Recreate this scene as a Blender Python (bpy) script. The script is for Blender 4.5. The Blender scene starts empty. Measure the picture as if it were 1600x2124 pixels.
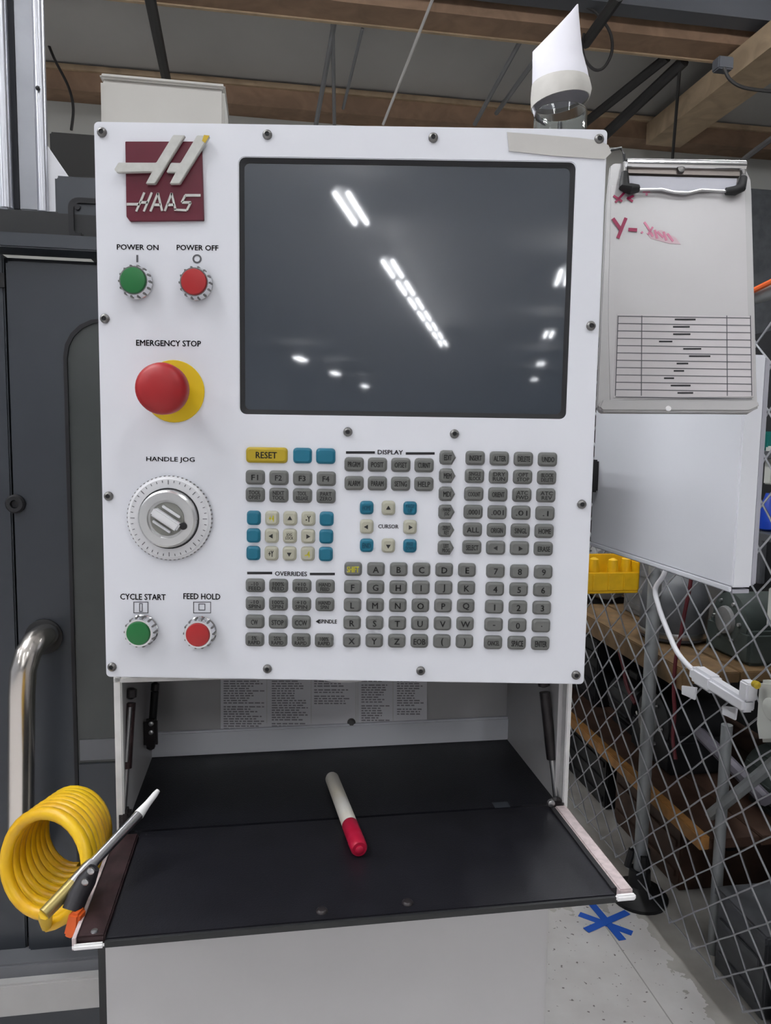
import bpy, bmesh, math, random
from mathutils import Vector, Matrix
random.seed(7)
SC = bpy.context.scene
COL = SC.collection

# ------------------------------------------------------------------ camera
F = 1520.0; TH = math.radians(5.6); PH = 0.0155
CAM = Vector((0, 0, 1.5))
_R = Vector((1, 0, 0)); _U = Vector((0, math.sin(TH), math.cos(TH))); _FW = Vector((0, math.cos(TH), -math.sin(TH)))
_c, _s = math.cos(PH), math.sin(PH)
cam = bpy.data.cameras.new('camera'); cam_o = bpy.data.objects.new('camera', cam); COL.objects.link(cam_o)
Xc = _R*_c + _U*_s; Yc = -_R*_s + _U*_c; Zc = -_FW
mw = Matrix((Xc, Yc, Zc)).transposed().to_4x4(); mw.translation = CAM
cam_o.matrix_world = mw
cam.sensor_fit = 'HORIZONTAL'; cam.sensor_width = 36.0; cam.lens = F/1600*36.0
cam.clip_start = 0.01; cam.clip_end = 200
SC.camera = cam_o
# ------------------------------------------------------------------ world, exposure
w = bpy.data.worlds.new('world'); SC.world = w; w.use_nodes = True
w.node_tree.nodes['Background'].inputs[0].default_value = (0.55, 0.6, 0.7, 1)
w.node_tree.nodes['Background'].inputs[1].default_value = 0.25
SC.view_settings.view_transform = 'Standard'; SC.view_settings.look = 'None'
SC.view_settings.gamma = 1.0; SC.view_settings.use_curve_mapping = False
SC.view_settings.exposure = 0.52
SC.cycles.max_bounces = 6; SC.cycles.diffuse_bounces = 3; SC.cycles.glossy_bounces = 3; SC.cycles.transmission_bounces = 6
SC.cycles.caustics_reflective = False; SC.cycles.caustics_refractive = False
SC.cycles.use_adaptive_sampling = True; SC.cycles.adaptive_threshold = 0.05; SC.cycles.use_light_tree = False; SC.cycles.use_denoising = True
TUBE_STRENGTH = 62.0

# ------------------------------------------------------------------ geometry of the place
# building axes: everything but the control panel stands 9 degrees off the panel
Y9 = math.radians(9)
EX = Vector((math.cos(Y9), math.sin(Y9), 0)); EY = Vector((-math.sin(Y9), math.cos(Y9), 0)); EZ = Vector((0, 0, 1))
BAX = (EX, EY, EZ); WAX = (Vector((1, 0, 0)), Vector((0, 1, 0)), EZ)
YP = 0.70                                     # front plane of the control panel
def ray(px, py):
    u = (px-800)/F; v = -(py-1062)/F
    return _R*(u*_c - v*_s) + _U*(u*_s + v*_c) + _FW
def atY(px, py, Y=YP): d = ray(px, py); return CAM + d*(Y/d.y)
def atZ(px, py, z): d = ray(px, py); return CAM + d*((z-1.5)/d.z)
def onD(px, py, D): d = ray(px, py); return CAM + d*(D/d.dot(EY))
def onA(px, py, A): d = ray(px, py); return CAM + d*(A/d.dot(EX))
def b(a, d, z): return EX*a + EY*d + EZ*z

# ------------------------------------------------------------------ materials
def mat(name, col, rough=0.5, metal=0.0, var=0.0, scale=20.0, bump=0.0, bscale=None, emis=None, es=0.0, coat=0.0, coat_r=0.03, trans=0.0, ior=1.45, var_col=None, dist=0.0):
    m = bpy.data.materials.new(name); m.use_nodes = True
    nt = m.node_tree; p = nt.nodes['Principled BSDF']
    p.inputs['Base Color'].default_value = (*col, 1); p.inputs['Roughness'].default_value = rough
    p.inputs['Metallic'].default_value = metal; p.inputs['IOR'].default_value = ior
    p.inputs['Coat Weight'].default_value = coat; p.inputs['Coat Roughness'].default_value = coat_r
    p.inputs['Transmission Weight'].default_value = trans
    if emis: p.inputs['Emission Color'].default_value = (*emis, 1); p.inputs['Emission Strength'].default_value = es
    if var or bump or var_col:
        tc = nt.nodes.new('ShaderNodeTexCoord')
        nz = nt.nodes.new('ShaderNodeTexNoise'); nz.inputs['Scale'].default_value = scale; nz.inputs['Detail'].default_value = 5
        nz.inputs['Distortion'].default_value = dist
        nt.links.new(tc.outputs['Object'], nz.inputs['Vector'])
        if var or var_col:
            r = nt.nodes.new('ShaderNodeValToRGB')
            lo = tuple(max(0, c*(1-var)) for c in col) if var_col is None else var_col
            r.color_ramp.elements[0].position = 0.35; r.color_ramp.elements[1].position = 0.65
            r.color_ramp.elements[0].color = (*lo, 1); r.color_ramp.elements[1].color = (*col, 1)
            nt.links.new(nz.outputs['Fac'], r.inputs['Fac']); nt.links.new(r.outputs['Color'], p.inputs['Base Color'])
        if bump:
            n2 = nt.nodes.new('ShaderNodeTexNoise'); n2.inputs['Scale'].default_value = bscale or scale
            nt.links.new(tc.outputs['Object'], n2.inputs['Vector'])
            bp = nt.nodes.new('ShaderNodeBump'); bp.inputs['Strength'].default_value = bump; bp.inputs['Distance'].default_value = 0.002
            nt.links.new(n2.outputs['Fac'], bp.inputs['Height']); nt.links.new(bp.outputs['Normal'], p.inputs['Normal'])
    return m
M = {}
def D(k, *a, **kw): M[k] = mat(k, *a, **kw); return M[k]
D('panel_white', (0.76, 0.77, 0.82), 0.38, var=0.04, scale=6)
D('cab_grey', (0.51, 0.50, 0.505), 0.42, var=0.05, scale=5)
D('cab_edge', (0.72, 0.71, 0.70), 0.45, var=0.12, scale=60)
D('beige_box', (0.53, 0.515, 0.48), 0.6, var=0.05, scale=12)
D('black_print', (0.012, 0.012, 0.014), 0.6)
D('print_soft', (0.10, 0.10, 0.11), 0.6)
D('screen', (0.033, 0.042, 0.055), 0.30, coat=1.0, coat_r=0.035)
D('gasket', (0.01, 0.01, 0.012), 0.6)
D('maroon', (0.11, 0.008, 0.022), 0.35, var=0.1, scale=30)
D('emblem', (0.55, 0.55, 0.52), 0.4, var=0.1, scale=200)
D('emblem_chip', (0.55, 0.38, 0.03), 0.5)
D('steel', (0.55, 0.55, 0.56), 0.28, 1.0)
D('screw', (0.20, 0.195, 0.19), 0.40, 0.9)
D('chrome', (0.75, 0.75, 0.76), 0.12, 1.0)
D('handle_steel', (0.66, 0.62, 0.58), 0.22, 1.0)
D('green_btn', (0.012, 0.14, 0.035), 0.4)
D('red_btn', (0.36, 0.016, 0.018), 0.4)
D('estop_red', (0.33, 0.011, 0.014), 0.45)
D('yellow', (0.68, 0.47, 0.012), 0.42)
D('dial', (0.70, 0.70, 0.72), 0.3, var=0.05, scale=40)
D('dial_metal', (0.72, 0.72, 0.72), 0.25, 0.7)
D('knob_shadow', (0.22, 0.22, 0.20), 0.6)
D('key_grey', (0.135, 0.137, 0.130), 0.5, var=0.12, scale=90)
D('key_cream', (0.40, 0.39, 0.31), 0.5, var=0.06, scale=90)
D('key_teal', (0.006, 0.13, 0.205), 0.45)
D('key_yellow', (0.40, 0.29, 0.012), 0.45)
D('legend_dark', (0.014, 0.014, 0.014), 0.6)
D('legend_yellow', (0.72, 0.66, 0.04), 0.5)
D('legend_teal', (0.004, 0.07, 0.12), 0.5)
D('tape_beige', (0.53, 0.515, 0.49), 0.55, var=0.05, scale=40)
D('paper', (0.80, 0.79, 0.85), 0.7, bump=0.3, bscale=60)
D('masking', (0.62, 0.60, 0.56), 0.6, var=0.1, scale=60)
D('glass', (0.92, 0.95, 0.95), 0.04, trans=1.0, ior=1.3)
D('dark_mat', (0.011, 0.011, 0.015), 0.33, var=0.25, scale=25, bump=0.1, bscale=700)
D('dark_shelf', (0.006, 0.0065, 0.010), 0.42, var=0.25, scale=25, bump=0.25, bscale=700)
D('rail_brown', (0.055, 0.030, 0.032), 0.4, 0.4, var=0.5, scale=60)
D('rail_pink', (0.60, 0.50, 0.50), 0.45, var=0.25, scale=150)
D('white_chip', (0.85, 0.84, 0.84), 0.45)
D('strut_dark', (0.035, 0.03, 0.032), 0.3, 0.3, var=0.3, scale=80)
D('black_rubber', (0.012, 0.012, 0.013), 0.55)
D('machine_grey', (0.037, 0.043, 0.053), 0.36, var=0.12, scale=4, coat=0.15, coat_r=0.2)
D('machine_dark', (0.016, 0.017, 0.018), 0.5)
D('machine_mid', (0.16, 0.165, 0.18), 0.4, var=0.08, scale=8)
D('machine_light', (0.50, 0.49, 0.48), 0.45, var=0.08, scale=15)
D('window_dark', (0.065, 0.072, 0.070), 0.18, var=0.25, scale=5)
D('rear_dark', (0.045, 0.043, 0.040), 0.6)
D('column_metal', (0.62, 0.63, 0.68), 0.30, 0.85, var=0.12, scale=5)
D('column_mid', (0.34, 0.35, 0.38), 0.4, 0.6, var=0.12, scale=14)
D('column_dark', (0.10, 0.105, 0.12), 0.45, 0.4)
D('gusset_white', (0.80, 0.80, 0.84), 0.4)
D('hose_yellow', (0.78, 0.50, 0.008), 0.36, var_col=(0.62, 0.33, 0.008), scale=14)
D('orange', (0.62, 0.10, 0.015), 0.45, var=0.15, scale=60)
D('gun_dark', (0.02, 0.018, 0.022), 0.4)
D('gun_brass', (0.30, 0.24, 0.09), 0.4, 0.7)
D('marker_white', (0.66, 0.64, 0.60), 0.4, var_col=(0.62, 0.57, 0.46), scale=25)
D('marker_red', (0.40, 0.006, 0.035), 0.4)
D('clear_board', (0.44, 0.43, 0.43), 0.35, coat=0.3, coat_r=0.2, var=0.05, scale=10)
D('sheet', (0.50, 0.485, 0.49), 0.45, coat=0.25, coat_r=0.25, var=0.04, scale=6)
D('ink_red', (0.28, 0.006, 0.06), 0.5)
D('ink_pink', (0.58, 0.20, 0.30), 0.5)
D('ink_smear', (0.55, 0.40, 0.44), 0.5)
D('slab_white', (0.84, 0.85, 0.90), 0.35, var=0.03, scale=4)
D('sheet_print', (0.80, 0.79, 0.82), 0.5)
D('print_grey', (0.30, 0.29, 0.31), 0.6)
D('sheet_low', (0.54, 0.51, 0.52), 0.45)
D('clip_metal', (0.13, 0.11, 0.10), 0.4, 0.5)
D('slab_edge', (0.42, 0.42, 0.47), 0.4)
D('floor_line', (0.45, 0.43, 0.42), 0.8)
D('blue_tape', (0.022, 0.12, 0.58), 0.5)
D('galv', (0.46, 0.47, 0.50), 0.45, 0.5, var=0.15, scale=40)
D('galv_post', (0.34, 0.36, 0.37), 0.5, 0.4, var=0.15, scale=15)
D('wood_orange', (0.42, 0.20, 0.055), 0.6, var=0.35, scale=20)
D('wood_brown', (0.19, 0.115, 0.052), 0.65, var=0.4, scale=18)
D('beam_wood', (0.36, 0.23, 0.15), 0.75, var=0.3, scale=5, dist=1.0)
D('beam_light', (0.56, 0.42, 0.28), 0.75, var=0.25, scale=5, dist=1.0)
D('ceil', (0.50, 0.49, 0.48), 0.8, var=0.10, scale=1.2)
D('wall', (0.55, 0.55, 0.52), 0.8, var=0.06, scale=1.5)
D('wall_dim', (0.50, 0.52, 0.56), 0.8, var=0.15, scale=0.6)
D('steel_beam', (0.10, 0.105, 0.12), 0.6)
D('rod_dark', (0.03, 0.028, 0.028), 0.6)
D('rod_grey', (0.20, 0.20, 0.21), 0.5)
D('wire_light', (0.62, 0.60, 0.58), 0.5)
D('junk_dark', (0.018, 0.019, 0.022), 0.5, var=0.4, scale=12)
D('junk_grey', (0.10, 0.105, 0.115), 0.45, var=0.3, scale=14)
D('junk_mid', (0.19, 0.19, 0.19), 0.5, var=0.3, scale=14)
D('junk_green', (0.06, 0.075, 0.07), 0.5, var=0.3, scale=14)
D('junk_brown', (0.085, 0.045, 0.030), 0.6, var=0.4, scale=12)
D('junk_purple', (0.16, 0.15, 0.18), 0.4, var=0.2, scale=14)
D('red_hose', (0.10, 0.010, 0.016), 0.45)
D('bin_yellow', (0.78, 0.46, 0.008), 0.45, var=0.12, scale=30)
D('blue_plastic', (0.010, 0.05, 0.40), 0.35)
D('teal_plastic', (0.01, 0.16, 0.14), 0.5)
D('white_plastic', (0.82, 0.82, 0.86), 0.35)
D('offwhite', (0.58, 0.59, 0.55), 0.45)
D('orange_cable', (0.75, 0.13, 0.03), 0.45)
D('lamp_body', (0.55, 0.55, 0.55), 0.5)
D('tube_emit', (1, 1, 1), 0.5, emis=(0.95, 0.97, 1.0), es=TUBE_STRENGTH)

# concrete floor with a strip of white floor paint nearest the machine
def floor_mat():
    m = bpy.data.materials.new('floor_concrete'); m.use_nodes = True
    nt = m.node_tree; L = nt.links; p = nt.nodes['Principled BSDF']; p.inputs['Roughness'].default_value = 0.6
    tc = nt.nodes.new('ShaderNodeTexCoord')
    def noise(s, det=6):
        n = nt.nodes.new('ShaderNodeTexNoise'); n.inputs['Scale'].default_value = s; n.inputs['Detail'].default_value = det
        L.new(tc.outputs['Object'], n.inputs['Vector']); return n
    def ramp(src, stops):
        r = nt.nodes.new('ShaderNodeValToRGB'); e = r.color_ramp.elements
        e[0].position, e[0].color = stops[0][0], (*stops[0][1], 1); e[1].position, e[1].color = stops[1][0], (*stops[1][1], 1)
        L.new(src, r.inputs['Fac']); return r
    conc = ramp(noise(4.5).outputs['Fac'], [(0.35, (0.40, 0.38, 0.35)), (0.65, (0.64, 0.62, 0.58))])
    paint = ramp(noise(9).outputs['Fac'], [(0.3, (0.66, 0.63, 0.62)), (0.7, (0.76, 0.74, 0.73))])
    sp = ramp(noise(60, 2).outputs['Fac'], [(0.29, (0.30, 0.28, 0.27)), (0.33, (1, 1, 1))])
    mul = nt.nodes.new('ShaderNodeMixRGB'); mul.blend_type = 'MULTIPLY'; mul.inputs[0].default_value = 1
    L.new(paint.outputs['Color'], mul.inputs[1]); L.new(sp.outputs['Color'], mul.inputs[2])
    # mask: across-building coordinate a < 1.15 (+ noise) and d < 2.3
    def dot(v):
        n = nt.nodes.new('ShaderNodeVectorMath'); n.operation = 'DOT_PRODUCT'; n.inputs[1].default_value = v
        L.new(tc.outputs['Object'], n.inputs[0]); return n.outputs['Value']
    nn = noise(14, 4)
    def math_(op, a, bb):
        n = nt.nodes.new('ShaderNodeMath'); n.operation = op
        for i, x in enumerate((a, bb)):
            if isinstance(x, float): n.inputs[i].default_value = x
            else: L.new(x, n.inputs[i])
        return n.outputs[0]
    wob = math_('MULTIPLY', math_('SUBTRACT', nn.outputs['Fac'], 0.5), 0.14)
    ma = math_('LESS_THAN', math_('ADD', dot(tuple(EX)), wob), 1.155)
    md = math_('LESS_THAN', math_('ADD', dot(tuple(EY)), math_('MULTIPLY', wob, 3.0)), 2.13)
    msk = math_('MULTIPLY', ma, md)
    mx = nt.nodes.new('ShaderNodeMixRGB'); L.new(msk, mx.inputs[0]); L.new(conc.outputs['Color'], mx.inputs[1]); L.new(mul.outputs['Color'], mx.inputs[2])
    L.new(mx.outputs['Color'], p.inputs['Base Color'])
    return m
M['floor'] = floor_mat()

# ------------------------------------------------------------------ mesh builder (world coordinates)
class MB:
    def __init__(s): s.v = []; s.f = []
    def add(s, vs, fs):
        o = len(s.v); s.v += [Vector(v) for v in vs]; s.f += [tuple(i+o for i in f) for f in fs]; return s
    def box(s, c, size, ax=WAX):
        c = Vector(c); h = [x/2 for x in size]
        vs = [c + ax[0]*(i*h[0]) + ax[1]*(j*h[1]) + ax[2]*(k*h[2]) for i in (-1, 1) for j in (-1, 1) for k in (-1, 1)]
        return s.add(vs, [(0,1,3,2),(4,6,7,5),(0,4,5,1),(2,3,7,6),(0,2,6,4),(1,5,7,3)])
    def bbox(s, a0, a1, d0, d1, z0, z1):                       # box in building axes
        return s.box(b((a0+a1)/2, (d0+d1)/2, (z0+z1)/2), (a1-a0, d1-d0, z1-z0), BAX)
    def prism(s, poly, off):
        off = Vector(off); n = len(poly); vs = [Vector(p) for p in poly] + [Vector(p)+off for p in poly]
        fs = [tuple(range(n))[::-1], tuple(range(n, 2*n))] + [(i, (i+1) % n, n+(i+1) % n, n+i) for i in range(n)]
        return s.add(vs, fs)
    def ring(s, outer, inner, off):                            # plate with a hole
        off = Vector(off); n = len(outer)
        vs = [Vector(p) for p in outer] + [Vector(p) for p in inner] + [Vector(p)+off for p in outer] + [Vector(p)+off for p in inner]
        fs = []
        for i in range(n):
            j = (i+1) % n
            fs += [(i, j, n+j, n+i), (2*n+j, 2*n+i, 3*n+i, 3*n+j), (j, i, 2*n+i, 2*n+j), (n+i, n+j, 3*n+j, 3*n+i)]
        return s.add(vs, fs)
    def tube(s, pts, r, n=8, closed=False):
        pts = [Vector(p) for p in pts]; rs = r if isinstance(r, (list, tuple)) else [r]*len(pts)
        rings = []; up = None
        for i, p in enumerate(pts):
            if closed: t = pts[(i+1) % len(pts)] - pts[i-1]
            else: t = pts[min(i+1, len(pts)-1)] - pts[max(i-1, 0)]
            t = t.normalized()
            if up is None: up = t.orthogonal().normalized()
            up = (up - t*up.dot(t)).normalized() if (up - t*up.dot(t)).length > 1e-6 else t.orthogonal().normalized()
            q = t.cross(up)
            rings.append([p + (up*math.cos(2*math.pi*k/n) + q*math.sin(2*math.pi*k/n))*rs[i] for k in range(n)])
        vs = [v for rg in rings for v in rg]; fs = []; m = len(rings)
        for i in range(m if closed else m-1):
            i2 = (i+1) % m
            for k in range(n): fs.append((i*n+k, i*n+(k+1) % n, i2*n+(k+1) % n, i2*n+k))
        if not closed: fs += [tuple(range(n))[::-1], tuple(range((m-1)*n, m*n))]
        return s.add(vs, fs)
    def cyl(s, p0, p1, r0, r1=None, n=16): return s.tube([p0, p1], [r0, r0 if r1 is None else r1], n)
    def lathe(s, o, ax, prof, n=32, caps=True):                           # prof: (distance along axis, radius)
        ax = Vector(ax).normalized(); u = ax.orthogonal().normalized(); q = ax.cross(u); o = Vector(o)
        vs = [o + ax*h + (u*math.cos(2*math.pi*k/n) + q*math.sin(2*math.pi*k/n))*r for h, r in prof for k in range(n)]
        fs = [(i*n+k, i*n+(k+1) % n, (i+1)*n+(k+1) % n, (i+1)*n+k) for i in range(len(prof)-1) for k in range(n)]
        if caps: fs += [tuple(range(n))[::-1], tuple(range((len(prof)-1)*n, len(prof)*n))]
        return s.add(vs, fs)
    def mesh(s, name, m, origin=None, bevel=0.0, smooth=38):
        if origin is None:
            xs = [[v[i] for v in s.v] for i in range(3)]
            origin = Vector([(min(x)+max(x))/2 for x in xs])
        me = bpy.data.meshes.new(name); me.from_pydata([v-origin for v in s.v], [], s.f)
        bm = bmesh.new(); bm.from_mesh(me)
        bmesh.ops.recalc_face_normals(bm, faces=bm.faces)
        if bevel: bmesh.ops.bevel(bm, geom=[e for e in bm.edges if len(e.link_faces) == 2 and e.calc_face_angle(0) > 0.6], offset=bevel, segments=2, affect='EDGES', clamp_overlap=True)
        lim = math.radians(smooth)
        for f in bm.faces: f.smooth = True
        for e in bm.edges: e.smooth = len(e.link_faces) == 2 and e.calc_face_angle(0) < lim
        bm.to_mesh(me); bm.free()
        me.materials.append(M[m])
        return me, origin
    def build(s, name, m, parent=None, bevel=0.0, smooth=38, label=None):
        me, o = s.mesh(name, m, None, bevel, smooth)
        return place(name, me, o, parent, label)
def wloc(o):
    v = Vector((0, 0, 0))
    while o is not None: v += o.location; o = o.parent
    return v
def place(name, me, o, parent=None, label=None):
    ob = bpy.data.objects.new(name, me); COL.objects.link(ob)
    ob.location = Vector(o) - wloc(parent); ob.parent = parent
    if label: ob['label'] = label
    return ob
def tag(o, label, cat, group=None):
    o['label'] = label; o['category'] = cat
    if group: o['group'] = group
    return o
def thing(name, loc, label, cat, group=None):
    o = bpy.data.objects.new(name, None); COL.objects.link(o); o.location = loc; o.empty_display_size = 0.05
    return tag(o, label, cat, group)
def struct(o, label=None):
    o['kind'] = 'structure'
    if label: o['label'] = label
    return o
def rrect(x0, x1, z0, z1, r, n=5):                             # rounded rectangle, 2-D
    pts = []
    for cx, cz, a0 in ((x1-r, z1-r, 0), (x0+r, z1-r, 90), (x0+r, z0+r, 180), (x1-r, z0+r, 270)):
        for k in range(n+1):
            a = math.radians(a0 + 90*k/n); pts.append((cx + r*math.cos(a), cz + r*math.sin(a)))
    return pts
def text_mesh(body, name, extr=0.0002):
    cu = bpy.data.curves.new('t', 'FONT'); cu.body = body; cu.align_x = 'CENTER'; cu.align_y = 'CENTER'
    cu.resolution_u = 2; cu.size = 1.0; cu.space_line = 0.85
    ob = bpy.data.objects.new('t', cu); COL.objects.link(ob)
    bpy.context.view_layer.update()
    me = bpy.data.meshes.new_from_object(ob.evaluated_get(bpy.context.evaluated_depsgraph_get()))
    bpy.data.objects.remove(ob); bpy.data.curves.remove(cu)
    me.name = name
    return me
def text(body, name, c, m, parent, width=None, height=None, scale=None, label=None):
    """flat lettering facing the operator (-Y), centred on c and fitted to a width and/or height"""
    me = text_mesh(body, name)
    xs = [v.co.x for v in me.vertices]; ys = [v.co.y for v in me.vertices]
    cx, cy = (min(xs)+max(xs))/2, (min(ys)+max(ys))/2
    sw = width/(max(xs)-min(xs)) if width else None; sh = height/(max(ys)-min(ys)) if height else None
    if scale: kx = ky = scale; cy = cy
    elif sw and sh: kx, ky = (min(sw, sh*1.6), min(sh, sw*2.2))
    else: kx = ky = sw or sh
    base = [Vector(((v.co.x-cx)*kx, 0, (v.co.y-cy)*ky)) for v in me.vertices]; polys = [tuple(p.vertices) for p in me.polygons]
    nb = len(base); e = 0.022*ky                              # heavier strokes: the outline repeated a hair to each side
    vs = [v + Vector((dx*e, 0, dz*e)) for dx, dz in ((0, 0), (-1, 0), (1, 0), (0, 0.7), (0, -0.7)) for v in base]
    fs = [tuple(i+k*nb for i in p) for k in range(5) for p in polys]
    bpy.data.meshes.remove(me); me = bpy.data.meshes.new(name); me.from_pydata(vs, [], fs)
    me.materials.clear(); me.materials.append(M[m])
    return place(name, me, c, parent, label)

# ================================================================== THE SETTING
ZC = 4.72
struct(MB().bbox(-9, 11, -38, 6.6, -0.1, 0).build('floor', 'floor'))
# shader works in object space: keep the floor's origin at the world origin
fl = bpy.data.objects['floor']; off = fl.location.copy()
for v in fl.data.vertices: v.co += off
fl.location = (0, 0, 0)
cm = MB()
for (d0_, z0_), (d1_, z1_) in (((-38, 4.72), (4.0, 4.72)), ((4.0, 4.72), (6.6, 4.30))):
    cm.prism([b(-9, d0_, z0_), b(11, d0_, z0_), b(11, d1_, z1_), b(-9, d1_, z1_)], (0, 0, 0.1))
struct(cm.build('ceiling', 'ceil'))
struct(MB().bbox(-9, 11, 6.5, 6.6, 0, ZC).build('wall_front', 'wall'))
struct(MB().bbox(-9.1, -9, -38, 6.6, 0, ZC).build('wall_left', 'wall_dim'))
struct(MB().bbox(11, 11.1, -38, 6.6, 0, ZC).build('wall_right', 'wall_dim'))
struct(MB().bbox(-9, 11, -38.1, -38, 0, ZC).build('wall_back', 'wall_dim'))
# timber: header on the front wall, purlin, rafter
struct(MB().bbox(-9, 11, 6.28, 6.5, 4.16, 4.335).build('ceiling_beam', 'beam_wood'), 'brown timber header along the top of the far wall')
struct(MB().bbox(-9, 11, 4.98, 5.2, 4.29, 4.54).build('ceiling_beam', 'beam_wood'), 'brown timber purlin under the grey ceiling')
struct(MB().bbox(-9, 11, 5.2, 5.225, 4.28, 4.34).build('trim_1', 'beam_light'))
struct(MB().bbox(-9, 11, 6.25, 6.28, 4.30, 4.34).build('trim_2', 'beam_light'))
struct(MB().bbox(3.24, 3.56, 2.0, 6.25, 4.10, 4.275).build('ceiling_beam', 'beam_light'), 'pale timber rafter running towards the far wall')
zj = onD(1600, 70, 4.9).z
struct(MB().bbox(0.9, 11, 4.76, 4.90, zj, zj+0.14).build('ceiling_beam', 'steel_beam'), 'dark grey steel joist crossing the ceiling')

# rods and cables under the ceiling
def rod(name, p, q, r, m, label, cat, n=8):
    o = MB().tube([p, q], r, n).build(name, m); tag(o, label, cat); return o
rod('hanger_pole', onD(300, -60, 4.6), onD(345, 165, 5.9), 0.035, 'rod_dark', 'thick black pole slanting down behind the beige box', 'pole')
rod('hanger_rod', onD(697, 30, 5.25), onD(655, 262, 6.1), 0.018, 'rod_grey', 'thin grey rod slanting from purlin to header, leftmost of the pair', 'rod')
rod('hanger_rod', onD(690, 30, 5.25), onD(694, 262, 6.1), 0.014, 'rod_grey', 'thin grey rod hanging nearly upright beside the leftmost slanting rod', 'rod')
rod('hanger_rod', onD(752, 60, 5.25), onD(712, 225, 6.0), 0.012, 'rod_grey', 'slim grey rod crossing the purlin above the middle of the screen', 'rod')
rod('stay_wire', onD(905, -20, 4.6), onD(795, 258, 5.6), 0.010, 'wire_light', 'pale thin wire slanting down to the top of the panel', 'wire')
rod('hanger_rod', onD(1080, 85, 5.26), onD(985, 258, 6.1), 0.018, 'rod_grey', 'thin dark rod slanting down to the paper cone side', 'rod')
rod('hanger_rod', onD(1110, 125, 5.26), onD(1030, 235, 6.1), 0.018, 'rod_grey', 'short grey rod just left of the paper cone', 'rod')
rod('brace_bar', onD(1385, 118, 5.27), onD(1205, 262, 6.15), 0.035, 'rod_dark', 'dark brace bar sloping down, the upper of two parallel bars', 'brace')
rod('brace_bar', onD(1420, 126, 5.27), onD(1250, 285, 6.15), 0.042, 'rod_dark', 'dark brace bar sloping down, the lower of two parallel bars', 'brace')
rod('brace_bar', onD(1285, -10, 4.3), onD(1215, 90, 4.9), 0.035, 'rod_dark', 'dark bar crossing the purlin right of the paper cone tip', 'brace')
rod('hanger_rod', onD(1411, 140, 5.3), onD(1395, 335, 6.1), 0.012, 'rod_dark', 'thin dark rod hanging upright above the clipboard', 'rod')
def cable(name, pxs, d, r, m, label):
    pts = [onD(x, y, d) for x, y in pxs]
    out = []
    for i in range(len(pts)-1):
        p0, p1, p2, p3 = pts[max(i-1, 0)], pts[i], pts[i+1], pts[min(i+2, len(pts)-1)]
        for k in range(8):
            t = k/8
            out.append(0.5*((2*p1) + (p2-p0)*t + (2*p0-5*p1+4*p2-p3)*t*t + (3*p1-p0-3*p2+p3)*t**3))
    out.append(pts[-1])
    o = MB().tube(out, r, 6).build(name, m); tag(o, label, 'cable'); return o
cable('ceiling_cable', [(1195, 5), (1235, 25), (1265, 65), (1270, 105), (1255, 138), (1235, 145), (1215, 125), (1208, 95), (1212, 70)], 4.85, 0.010, 'rod_dark', 'black cable hanging in a loop right of the paper cone')
cable('ceiling_cable', [(1502, 140), (1515, 165), (1545, 182), (1605, 190)], 4.6, 0.011, 'rod_dark', 'black cable drooping across the pale rafter')
cable('ceiling_cable', [(88, 60), (112, 120), (142, 180), (152, 225), (148, 270)], 6.1, 0.011, 'rod_dark', 'thin dark cable hanging beside the steel column')
cable('ceiling_cable', [(1605, 285), (1560, 318), (1535, 338)], 4.6, 0.02, 'rod_dark', 'thick black cable sloping down behind the clipboard corner')
o = MB().box(onD(1500, 135, 4.7), (0.11, 0.08, 0.08), BAX).build('junction_box', 'steel_beam', bevel=0.008)
tag(o, 'small dark junction box at the end of the purlin', 'junction box')

# fluorescent lights of the hall, some of them added to brighten single things
GL = 'fluorescent lights of the hall'
def make_light(a, d):
    t = thing('fluorescent_light', b(a, d, 4.1), 'twin tube fluorescent light hanging out of view over the hall', 'light', GL)
    MB().bbox(a-0.05, a+0.05, d-0.65, d+0.65, 4.19, 4.24).build('housing', 'lamp_body', t, bevel=0.01)
    for s in (-1, 1):
        MB().cyl(b(a+s*0.075, d-0.61, 4.165), b(a+s*0.075, d+0.61, 4.165), 0.019, n=4).build('tube', 'tube_emit', t)
        for e in (-1, 1): MB().box(b(a+s*0.075, d+e*0.625, 4.17), (0.05, 0.03, 0.06), BAX).build('end_cap', 'white_plastic', t)
        MB().cyl(b(a, d+s*0.5, 4.24), b(a, d+s*0.5, ZC), 0.006, n=6).build('hanger', 'rod_grey', t)
LIGHTS = [(-1.6, 2.6), (-1.6, 1.15), (-2.9, 0.9), (-1.6, -0.3), (-1.6, -3.9), (-1.6, -7.2)] + [(-1.57+0.012*k, -10.2-1.45*k) for k in range(7)] + [  # near lamps left of the enclosure are added out of view to brighten it
          (1.1, 2.2), (1.1, -1.0), (1.1, -4.4), (1.1, -11.0), (1.25, -17.4), (1.4, -24.3), (1.45, -30.6), (2.2, 2.9),  # last lamp here is added, unseen, for a sheen on the tray
          (4.4, 2.0), (4.4, -4.0), (-6.6, 1.0), (-6.6, -5.0), (-4.2, -1.5), (-6.6, -22.8), (-6.6, -28.0), (-6.7, -35.0)]
for a, d in LIGHTS: make_light(a, d)

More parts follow.
